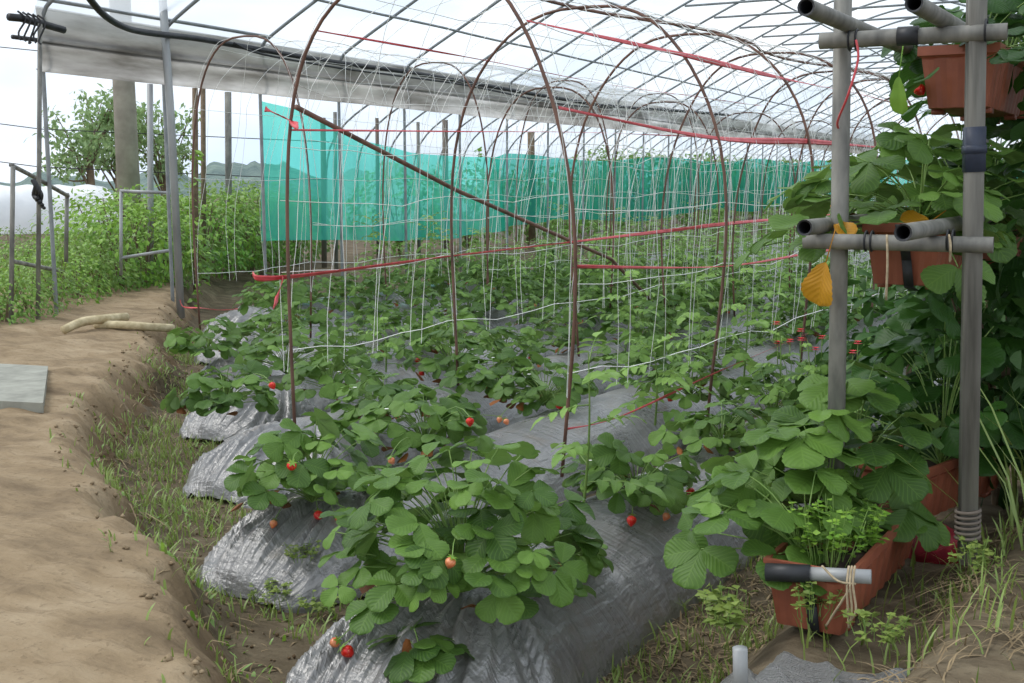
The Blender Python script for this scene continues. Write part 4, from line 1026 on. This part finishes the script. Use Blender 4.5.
single_leaf('pale_leaf', ony(899, 76, 3.3), (0.0, -0.1, -1), (-0.3, -0.9, 0.1), 0.10, 0.055, 'weed_leaf', 'pale green leaf hanging below the upper pipes', 'leaf')
# dark bushes right of and behind the shelf, and a red flowered plant beyond it
def bush_parts(root, seed, n, R, H, L, T, mat, stem='woody', base=0.1, ns=7, name='leaves'):
    r = np.random.default_rng(seed); lv, st = MB(), MB()
    for i in range(ns):
        az = r.uniform(0, 6.28); e = A([math.cos(az)*R*0.6*r.random(), math.sin(az)*R*0.6*r.random(), H*r.uniform(.6, .95)])
        tube(st, smooth_path([(0, 0, 0), e*A([0.3, 0.3, 0.5]), e], 3), np.linspace(0.012, 0.004, 7)*max(H, 0.6), 5, False)
    for i in range(n):
        u = r.normal(0, 1, 3); u = nrm(u)*r.uniform(0.45, 1.0)**0.5
        lump = 1+0.28*vnoise(u[0]*2.2+seed, u[1]*2.2+u[2]*1.7, seed)
        p = A([u[0]*R*lump, u[1]*R*lump, base + (u[2]*0.5+0.5)*(H-base)*(0.85+0.2*lump)])
        o = nrm(u*A([1, 1, 0.4]) + r.normal(0, .35, 3)); d = nrm(o + A([0, 0, -0.35])); nn = A([0, 0, 1.0])*0.8 + u*0.6 + r.normal(0, .35, 3)
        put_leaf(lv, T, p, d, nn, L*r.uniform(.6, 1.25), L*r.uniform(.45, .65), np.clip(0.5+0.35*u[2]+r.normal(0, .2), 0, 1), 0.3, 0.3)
    lv.build(name, M[mat], root); st.build('stems', M[stem], root)
def gp(px, py, t):
    p = ond(px, py, t); p[2] = float(ground_z(p[0], p[1])) - 0.01; return p
for i, (loc, R, H, lab) in enumerate([(gp(1000, 420, 3.9), 0.30, 0.95, 'dark broad leaved bush right of the wooden post, below the middle planters'),
                                      (gp(1060, 420, 4.3), 0.42, 1.40, 'tall dark bush at the right picture edge behind the shelf'),
                                      (gp(905, 420, 5.6), 0.42, 0.95, 'dark green bush closing the view between the two front shelf posts'),
                                      (gp(985, 420, 5.8), 0.50, 1.25, 'dark green bush closing the view behind the wooden post'),
                                      (gp(1088, 430, 3.5), 0.34, 2.1, 'tall dark bush pressed against the right picture edge beside the wooden post'),
                                      (gp(1080, 400, 6.4), 0.55, 2.0, 'tallest dark bush at the back right of the shelf')]):
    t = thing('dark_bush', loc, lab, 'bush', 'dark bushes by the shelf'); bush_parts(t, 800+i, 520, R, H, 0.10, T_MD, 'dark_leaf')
for i, (px, py, t_, H, lab) in enumerate([(775, 392, 5.2, 0.42, 'thin stemmed plant with small red flower heads left of the round shelf post'),
                                          (806, 380, 5.0, 0.40, 'thin stemmed plant with a red flower head just beside the round shelf post'),
                                          (855, 375, 4.8, 0.40, 'red flowered plant half hidden behind the round shelf post')]):
    p = ond(px, py, t_); p[2] = 0.30; t = thing('flowering_plant', p, lab, 'flowering plant', 'red flowered plants'); crop_parts(t, 820+i, H, 'hi', 8, 0.13)
    r = np.random.default_rng(i)
    for q in range(3):
        c = A([r.normal(0, .07), r.normal(0, .07), H*r.uniform(.85, 1.1)]); fb = MB()
        for ring_ in range(2):
            for s in range(9):
                aa = s*2*math.pi/9 + ring_*.3; put_leaf(fb, O_LO, c + A([0, 0, ring_*.004]), A([math.cos(aa), math.sin(aa), 0.2+.5*ring_]), A([0, 0, 1.0]), 0.018, 0.012, 0.5, 0.1, 0.1)
        tube(fb, [c + A([0, 0, -0.10]), c], 0.002, 4, m=1)
        fb.build('flower_head', [M['flower_red'], M['stem']], t)

# ------------------------------------------------------------------ grass, straw and litter
def blades(name, P, h, mat, label, seed, width=0.004, flat=0.4, kind='stuff', cat='grass', curl=0.5):
    r = np.random.default_rng(seed); n = len(P); az = r.uniform(0, 6.28, n); H = h*r.uniform(0.5, 1.2, n)
    o = np.stack([np.cos(az), np.sin(az), np.zeros(n)], -1); s = np.stack([-np.sin(az), np.cos(az), np.zeros(n)], -1)
    lean = r.uniform(0.1, 1.0, n)*flat; V = np.zeros((n, 7, 3))
    W = width*r.uniform(.6, 1.3, n)
    for k, f in enumerate((0, 0.4, 0.75)):
        c = P + o*(H*lean*f**1.6)[:, None] + A([0, 0, 1.0])*(H*(f-curl*lean*f*f*0.6))[:, None]
        ww = W*(1-0.35*f)
        V[:, 2*k] = c - s*ww[:, None]; V[:, 2*k+1] = c + s*ww[:, None]
    V[:, 6] = P + o*(H*lean)[:, None] + A([0, 0, 1.0])*(H*(1-curl*lean*0.6))[:, None]
    base = (np.arange(n)*7)[:, None]
    mb = MB(); a = np.repeat(r.uniform(0, 1, n), 7)
    f4 = np.concatenate([base + A([0, 1, 3, 2]), base + A([2, 3, 5, 4])])
    mb.add(V.reshape(-1, 3), f4, None, a); mb.f.append(np.concatenate([base + A([4, 5, 6])])); mb.m.append(np.zeros(n, int))
    return tag(mb.build(name, M[mat]), label, cat, kind=kind)
def scatter(n, x0, x1, y0, y1, test, seed, zoff=-0.005, clump=None):
    r = np.random.default_rng(seed); x = r.uniform(x0, x1, n); y = r.uniform(y0, y1, n)
    k = test(x, y)
    if clump is not None: k &= (fbm(x*clump, y*clump, seed) + r.uniform(-.35, .35, n) > 0.0)
    x, y = x[k], y[k]; return np.stack([x, y, ground_z(x, y)+zoff], -1)
def left_of_beds(x, y):
    """in the ditch: right of the brink and short of the beds' ends"""
    k = np.clip(np.round((-1.80 + BED_SLOPE*y - x)/0.95), 0, 6).astype(int)
    st = A(BED_START)[k]; return y < st + 0.25
ditch = lambda x, y: (brink_dist(x, y) > 0.10) & left_of_beds(x, y)
blades('ditch_grass', scatter(90000, -8.3, -0.9, 1.2, 9, ditch, 31, clump=2.4), 0.066, 'grass', 'short green grass and weeds growing in the ditch', 1, 0.0030, 1.0)
blades('ditch_grass', scatter(16000, -8.3, -0.9, 1.2, 9, ditch, 33, clump=1.6), 0.036, 'weed_leaf', 'broad leaved low weeds among the ditch grass', 2, 0.006, 1.3)
blades('ditch_litter', scatter(26000, -8.3, -0.9, 1.2, 9, ditch, 35), 0.05, 'litter', 'dry straw litter lying in the ditch', 3, 0.0028, 4.0, cat='straw', curl=0.9)
furrow = lambda x, y: (np.abs(x - (-1.28 + BED_SLOPE*y)) < 0.20)
blades('furrow_grass', scatter(9000, -1.7, -0.5, 2.0, 4.6, furrow, 37, clump=3), 0.07, 'grass', 'grass tufts in the furrow between the nearest bed and the planter shelf', 4, 0.003, 0.9)
blades('furrow_litter', scatter(8000, -1.7, -0.5, 2.0, 4.6, furrow, 39), 0.05, 'litter', 'dry litter in the furrow beside the planter shelf', 5, 0.003, 4.0, cat='straw', curl=0.9)
for k in range(1, 7):
    fx = lambda x, y, k=k: (np.abs(x - (-1.325 - 0.95*k + BED_SLOPE*y)) < 0.10) & (y > BED_START[k])
    pts = scatter(3500, -8.5, 0, BED_START[k], 9, fx, 40+k, clump=2)
    if len(pts): blades('furrow_grass', pts, 0.08, 'grass', 'sparse grass in the furrow beyond the %s bed' % bed_word[k-1], 50+k, 0.004, 0.9)
mound = lambda x, y: (x - 0.08*y > -0.86) & (y > 1.6)
blades('straw_litter', scatter(12000, -0.9, 0.6, 1.6, 3.6, lambda x, y: mound(x, y) & (x - 0.08*y > -0.62), 61, clump=3), 0.09, 'litter', 'dry straw strewn on the mound at the bottom right', 6, 0.0020, 5.0, cat='straw', curl=1.0)
blades('mound_grass', scatter(3500, -0.9, 0.9, 1.8, 5, mound, 63, clump=2.5), 0.10, 'grass', 'thin grass growing among the straw at the bottom right', 7, 0.003, 1.0)
blades('long_grass', scatter(170, -0.25, 0.5, 2.9, 4.6, lambda x, y: y > 2.9, 65), 0.5, 'grass', 'long arching grass right of the wooden post', 8, 0.005, 0.9)
blades('verge_grass', scatter(14000, -14, -4.2, 3, 13, lambda x, y: brink_dist(x, y) < -1.3 - 0.15*np.sin(y*2.0), 67, clump=1.2), 0.20, 'grass', 'tall grass along the far verge of the dirt path', 9, 0.006, 0.7)
blades('path_grass', scatter(4000, -6.5, -1.0, 1.2, 6.5, lambda x, y: (np.abs(brink_dist(x, y)-0.06) < 0.14), 69, clump=2.4), 0.045, 'grass', 'small grass tufts along the brink of the dirt path', 10, 0.004, 1.0)

for i, (px, py, z, lab) in enumerate([(303, 560, .20, 'small green weed growing on the plastic at the end of the second bed'), (270, 600, .06, 'small green weed at the foot of the second bed'),
                                      (318, 612, .04, 'small weed in the ditch corner between the first and second beds'), (385, 590, .12, 'small green weed under the left leaves of the largest plant')]):
    t = thing('weed', on_bed(px, py), lab, 'weed', 'weeds round the beds'); weed_parts(t, 740+i, 16, 0.07, 0.07, 0.020, 'grass')
r = np.random.default_rng(91); mb = MB()
_o = [(1, 0, 0), (0, 1, 0), (-1, 0, 0), (0, -1, 0), (0, 0, 1), (0, 0, -1)]; _f = [[0, 1, 4], [1, 2, 4], [2, 3, 4], [3, 0, 4], [1, 0, 5], [2, 1, 5], [3, 2, 5], [0, 3, 5]]
cx_, cy_ = r.uniform(-8, -0.7, 5200), r.uniform(1.3, 8, 5200); cd_ = brink_dist(cx_, cy_); k_ = (cd_ > -0.05) & (cd_ < 0.9)
cx_, cy_, cd_ = cx_[k_], cy_[k_], cd_[k_]; cz_ = ground_z(cx_, cy_)
for x, y, z, d in zip(cx_, cy_, cz_, cd_):
    sz = r.uniform(0.003, 0.010)*(1.5 if d < 0.3 else 1)
    mb.add(A(_o)*sz*r.uniform(.6, 1.4, (6, 1))*A([1, 1, .7]) + A([x, y, z + sz*0.3]), _f, None, r.random())
tag(mb.build('soil_clods', M['path']), 'loose clods of tan earth crumbled from the path brink', 'soil', kind='stuff')
def scrap(name, cx, cy, w_, l_, rot, label, seed):
    u, v = np.meshgrid(np.linspace(-1, 1, 34), np.linspace(-1, 1, 34), indexing='ij')
    k = 1+0.22*fbm(np.arctan2(v, u)*1.5, u*0+seed, seed)
    X = (u*w_*math.cos(rot) - v*l_*math.sin(rot))*k + cx; Y = (u*w_*math.sin(rot) + v*l_*math.cos(rot))*k + cy
    Z = ground_z(X, Y) + 0.02 + 0.02*(1-np.abs(vnoise(X*9+Y*4, Y*5, seed)))**2 - 0.03*sstep(.75, 1, np.maximum(np.abs(u), np.abs(v)))
    mb = MB(); i, j = np.meshgrid(np.arange(33), np.arange(33), indexing='ij')
    mb.add(np.stack([X, Y, Z], -1).reshape(-1, 3), np.stack([i*34+j, (i+1)*34+j, (i+1)*34+j+1, i*34+j+1], -1).reshape(-1, 4), np.stack([u, v], -1).reshape(-1, 2))
    tag(mb.build('plastic_scrap', M['mulch'], origin=(cx, cy, float(ground_z(A([cx]), A([cy]))[0]))), label, 'plastic sheet', 'scraps of plastic film')
q = onz(715, 672, 0.28); scrap('plastic_scrap', q[0], q[1], 0.10, 0.17, 0.5, 'grey plastic scrap left of the small pipe stub', 3)
q = onz(822, 676, 0.32); scrap('plastic_scrap', q[0], q[1], 0.17, 0.14, -0.2, 'grey plastic scrap half under straw in front of the ground planter', 5)
# grey slab, lying poles
a_, b_, c_, d_ = (onz(*q, 0.31) for q in ((-30, 362), (48, 366), (43, 403), (-40, 399)))
V = A([a_, b_, c_, d_]); lo = V.copy(); lo[:, 2] -= 0.05
mb = MB(); mb.add(np.concatenate([lo, V]), [[4, 7, 6, 5], [0, 1, 2, 3], [0, 4, 5, 1], [1, 5, 6, 2], [2, 6, 7, 3], [3, 7, 4, 0]])
tag(mb.build('stone_slab', M['slab'], smooth=False, origin=tuple(lo.mean(0))), 'flat grey slab lying on the dirt path', 'slab')
rod('lying_pole', smooth_path([onz(64, 330, .30), onz(82, 322, .34), onz(104, 319, .35), onz(126, 317, .33)], 4), 0.035, 'pale_wood', 'pale stripped pole lying across the far end of the path', 'pole', 'pale poles on the path')
rod('lying_pole', smooth_path([onz(96, 325, .30), onz(124, 325, .31), onz(150, 327, .29), onz(172, 328, .25)], 4), 0.032, 'pale_wood', 'pale pole lying over the ditch beside the leaning pole', 'pole', 'pale poles on the path')

# ------------------------------------------------------------------ outside, left: frames, hedge, utility pole, tree, white tunnel, hill
def frame(name, paths, r, mat, label):
    t = thing(name, A(paths[0][0]), label, 'pipe frame', 'pipe frames outside')
    for i, pth in enumerate(paths):
        mb = MB(); tube(mb, pth, r, 8); o = mb.build('rail' if i else 'upright', M[mat], t); o.location = tuple(-A(t.location))
    return t
t1 = 9.0
frame('pipe_railing', [[ond(11, 332, t1), ond(12, 240, t1), ond(13, 166, t1)], [ond(11, 165, t1), ond(38, 179, t1+.6), ond(68, 196, t1+1.2)], [ond(66, 262, t1+1.2), ond(67, 193, t1+1.2)], [ond(12, 261, t1), ond(40, 267, t1+.6), ond(62, 271, t1+1.2)]], 0.018, 'grey_pipe', 'low rusty pipe frame with a sloping top rail left of the open greenhouse front')
frame('pipe_railing', [[ond(121, 275, 11.2), ond(121, 191, 11.2)], [ond(120, 191, 11.2), ond(172, 193, 11.2)], [ond(121, 258, 11.2), ond(172, 250, 11.2)]], 0.016, 'pipe', 'light grey pipe frame between the concrete pole and the leaning pole')
mb = MB()
for q in range(4):
    c = ond(33+q*2, 180+q*3, 9.2); tube(mb, smooth_path([c, c + A([0.03, 0, -0.05]), c + A([-0.02, 0.02, -0.12]), c + A([0.05, 0, -0.15])], 4), 0.022-0.003*q, 6)
tag(mb.build('black_rag', M['black_rubber_and_bore_shade'], origin=tuple(ond(36, 184, 9.2))), 'black rag knotted on the low rusty frame', 'rag')
p = ond(131, 240, 16.0); mb = MB(); tube(mb, [(p[0], p[1], 0.0), (p[0], p[1], 3.0), (p[0], p[1], 8.0)], [0.165, 0.145, 0.11], 20)
tag(mb.build('utility_pole', M['concrete'], origin=(p[0], p[1], 0)), 'thick round concrete utility pole rising behind the rolled curtain', 'utility pole')
for i, (ya, yb2, lab) in enumerate([(47, 52, 'uppermost thin overhead wire in the sky at the left'), (122, 130, 'middle thin overhead wire at the left'), (160, 168, 'lowest thin overhead wire at the left')]):
    rod('overhead_wire', [ond(-60, ya-6, 26), ond(40, yb2-1, 26), ond(330, yb2+12, 27)], 0.010, 'black_rubber_and_bore_shade', lab, 'wire', 'overhead wires', 4)
# white plastic low tunnel far left
c0, c1 = ond(-40, 236, 24), ond(104, 236, 26); d = nrm(c1-c0); sd = A([-d[1], d[0], 0]); mb = MB(); th = np.linspace(0, np.pi, 16); us = np.linspace(0, 1, 20); Lw = np.linalg.norm(c1-c0)
V = np.stack([c0[None]*0 + A([c0[0], c0[1], 0]) + d[None]*A([1, 1, 0])*u*Lw + sd[None]*(-np.cos(th))[:, None]*0.9 + A([0, 0, 1.0])[None]*(np.sin(th)**0.6*1.28)[:, None]*(1+0.02*math.sin(u*30)) for u in us])
n = 16; i, j = np.meshgrid(np.arange(19), np.arange(15), indexing='ij'); mb.add(V.reshape(-1, 3), np.stack([i*n+j, i*n+j+1, (i+1)*n+j+1, (i+1)*n+j], -1).reshape(-1, 4))
mb.f.append(A([[k for k in range(16)]])); mb.m.append(A([0])); mb.f.append(A([[19*16+k for k in range(16)][::-1]])); mb.m.append(A([0]))
tag(mb.build('low_tunnel', M['white_sheet'], origin=(c0[0], c0[1], 0)), 'low white plastic tunnel beyond the hedge at the left', 'plastic tunnel')
# hedge bushes
bush_proto = []
for q in range(5):
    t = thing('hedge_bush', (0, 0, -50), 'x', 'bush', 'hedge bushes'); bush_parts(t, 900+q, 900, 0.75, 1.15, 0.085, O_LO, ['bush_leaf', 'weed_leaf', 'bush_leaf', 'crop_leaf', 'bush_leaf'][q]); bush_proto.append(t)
used_b = set()
spots = []
r = np.random.default_rng(77)
for (px, py, tt, sc) in [(78, 300, 11.2, .85), (98, 290, 11.8, .9), (120, 285, 12.2, .95), (144, 288, 12.4, .9), (164, 285, 12.8, .8), (30, 320, 9.9, .75), (58, 305, 10.6, .8), (5, 340, 9.2, .7), (-25, 330, 9.4, .8),
                         (20, 270, 12.5, .75), (48, 275, 12.5, .8), (75, 262, 14.0, .9), (105, 258, 14.8, 1.0), (135, 255, 15.2, 1.05), (160, 255, 15.2, 1.0), (178, 270, 14.2, .95), (-20, 270, 13.0, .8), (10, 255, 16, .8)]:
    spots.append((ond(px, py, tt), sc, 'leafy green bush in the hedge left of the dirt path', 'hedge bushes left of the path'))
for (px, py, tt, sc) in [(205, 278, 14.2, .95), (228, 270, 15.2, 1.0), (252, 268, 15.6, 1.0), (276, 262, 16.2, 1.0), (212, 262, 16.6, 1.1), (240, 258, 17.4, 1.1), (270, 256, 17.8, 1.1), (297, 256, 17.4, 1.0)]:
    spots.append((ond(px, py, tt), sc, 'leafy green bush behind the left side, before the green net begins', 'bushes outside the left side'))
for k, y in enumerate(np.arange(16.5, 45, 1.9)):
    spots.append((A([-10.0 - r.uniform(0, 1.0), y, 0.1]), 1.35 if y < 24 else 1.7, 'leafy bush seen dimly through the green shade net', 'bushes behind the shade net'))
for p, sc, lab, g in spots:
    if float(p @ _R)/float(p @ _F) < -0.36: sc *= 0.72
    o = place_copy(bush_proto, used_b, random.randrange(5), (p[0], p[1], 0.08), random.uniform(0, 6.28), sc, lab, g)
# strip of plants at the foot of the left side inside
# tree
def tree(name, base, H, R, nl, L, label, seed):
    t = thing(name, base, label, 'tree'); r = np.random.default_rng(seed); tb, lv = MB(), MB()
    tube(tb, [(0, 0, 0), (0.05, 0, H*0.3), (0, 0.05, H*0.62)], [0.13, 0.10, 0.06], 8)
    ends = []
    for i in range(16):
        az = i*2.4; f = r.uniform(.25, .62); b = A([0, 0.03, H*f]); e = A([math.cos(az)*R*r.uniform(.5, 1), math.sin(az)*R*r.uniform(.5, 1), H*r.uniform(.5, .98)])
        P = smooth_path([b, b*0.5+e*0.5+r.normal(0, .15, 3), e], 4); tube(tb, P, np.linspace(.028, .008, len(P)), 5); ends += [P[-1], P[len(P)//2+1], P[-3]]
    for i in range(nl):
        e = ends[r.integers(len(ends))]; p = e + r.normal(0, .26, 3)*A([1, 1, .65])*R/1.6
        put_leaf(lv, O_LO, p, r.normal(0, 1, 3) + A([0, 0, -.4]), r.normal(0, .5, 3)+A([0, 0, 1.0]), L*r.uniform(.6, 1.2), L*.5, r.random(), .2, .2)
    tb.build('trunk', M['woody'], t); lv.build('crown', M['tree_leaf'], t); return t
b = ond(92, 235, 27); tree('broadleaf_tree', (b[0], b[1], 0), 3.5, 0.95, 1300, 0.17, 'light green tree behind the hedge, left of the concrete pole', 41)
b = ond(120, 235, 30); tree('broadleaf_tree', (b[0], b[1], 0), 3.7, 1.0, 1300, 0.17, 'light green tree behind the concrete pole', 42)
b = ond(165, 235, 29); tree('broadleaf_tree', (b[0], b[1], 0), 3.2, 0.85, 1200, 0.17, 'light green tree between the concrete pole and the leaning pole', 43)
# hill
mb = MB(); n1, n2 = 420, 8; ang = np.linspace(math.radians(-5), math.radians(75), n1)
V = np.zeros((n1, n2, 3))
for j in range(n2):
    rr_ = 75 + j*7; hgt = (1.5+1.2*fbm(ang*14, ang*0, 5)+0.8*vnoise(ang*60, ang*0, 6)+1.3*(1+0.25*vnoise(ang*160, ang*0, 8))*np.exp(-((ang-math.radians(39.5))/0.032)**4))*math.sin(min(j/3, 1)*math.pi/2)
    V[:, j] = np.stack([-np.sin(ang)*rr_, np.cos(ang)*rr_, hgt], -1)
i, j = np.meshgrid(np.arange(n1-1), np.arange(n2-1), indexing='ij'); mb.add(V.reshape(-1, 3), np.stack([i*n2+j, i*n2+j+1, (i+1)*n2+j+1, (i+1)*n2+j], -1).reshape(-1, 4))
tag(mb.build('wooded_hill', M['hill']), 'hazy wooded hill on the horizon', 'hill', kind='structure')
# vines climbing posts
def vine(px0, py0, px1, py1, t, n, label, seed):
    a, b = ond(px0, py0, t), ond(px1, py1, t); th_ = thing('climbing_vine', a, label, 'vine', 'climbing vines'); r = np.random.default_rng(seed); lv, st = MB(), MB()
    P = smooth_path([a-a, (b-a)*0.33+r.normal(0, .06, 3), (b-a)*.66+r.normal(0, .06, 3), b-a], 8); tube(st, P, 0.006, 4, False)
    for i in range(n):
        p = P[r.integers(len(P))]; aa = r.uniform(0, 6.28)
        put_leaf(lv, O_LO, p + r.normal(0, .03, 3), A([math.cos(aa), math.sin(aa), -.3]), A([0, 0, 1.0])+r.normal(0, .4, 3), .10*r.uniform(.6, 1.2), .07, r.random(), .2, .2)
    lv.build('leaves', M['weed_leaf'], th_); st.build('stem', M['stem'], th_)
vine(470, 257, 480, 148, 18.5, 60, 'slender vine climbing the net in front of the shade net, left of the nearest arch', 1)
vine(612, 244, 608, 146, 24, 70, 'slender vine climbing the net right of the nearest arch', 2)
vine(198, 304, 196, 150, 12.2, 40, 'thin vine climbing the brown stake outside the left side', 3)
bpy.context.view_layer.update()
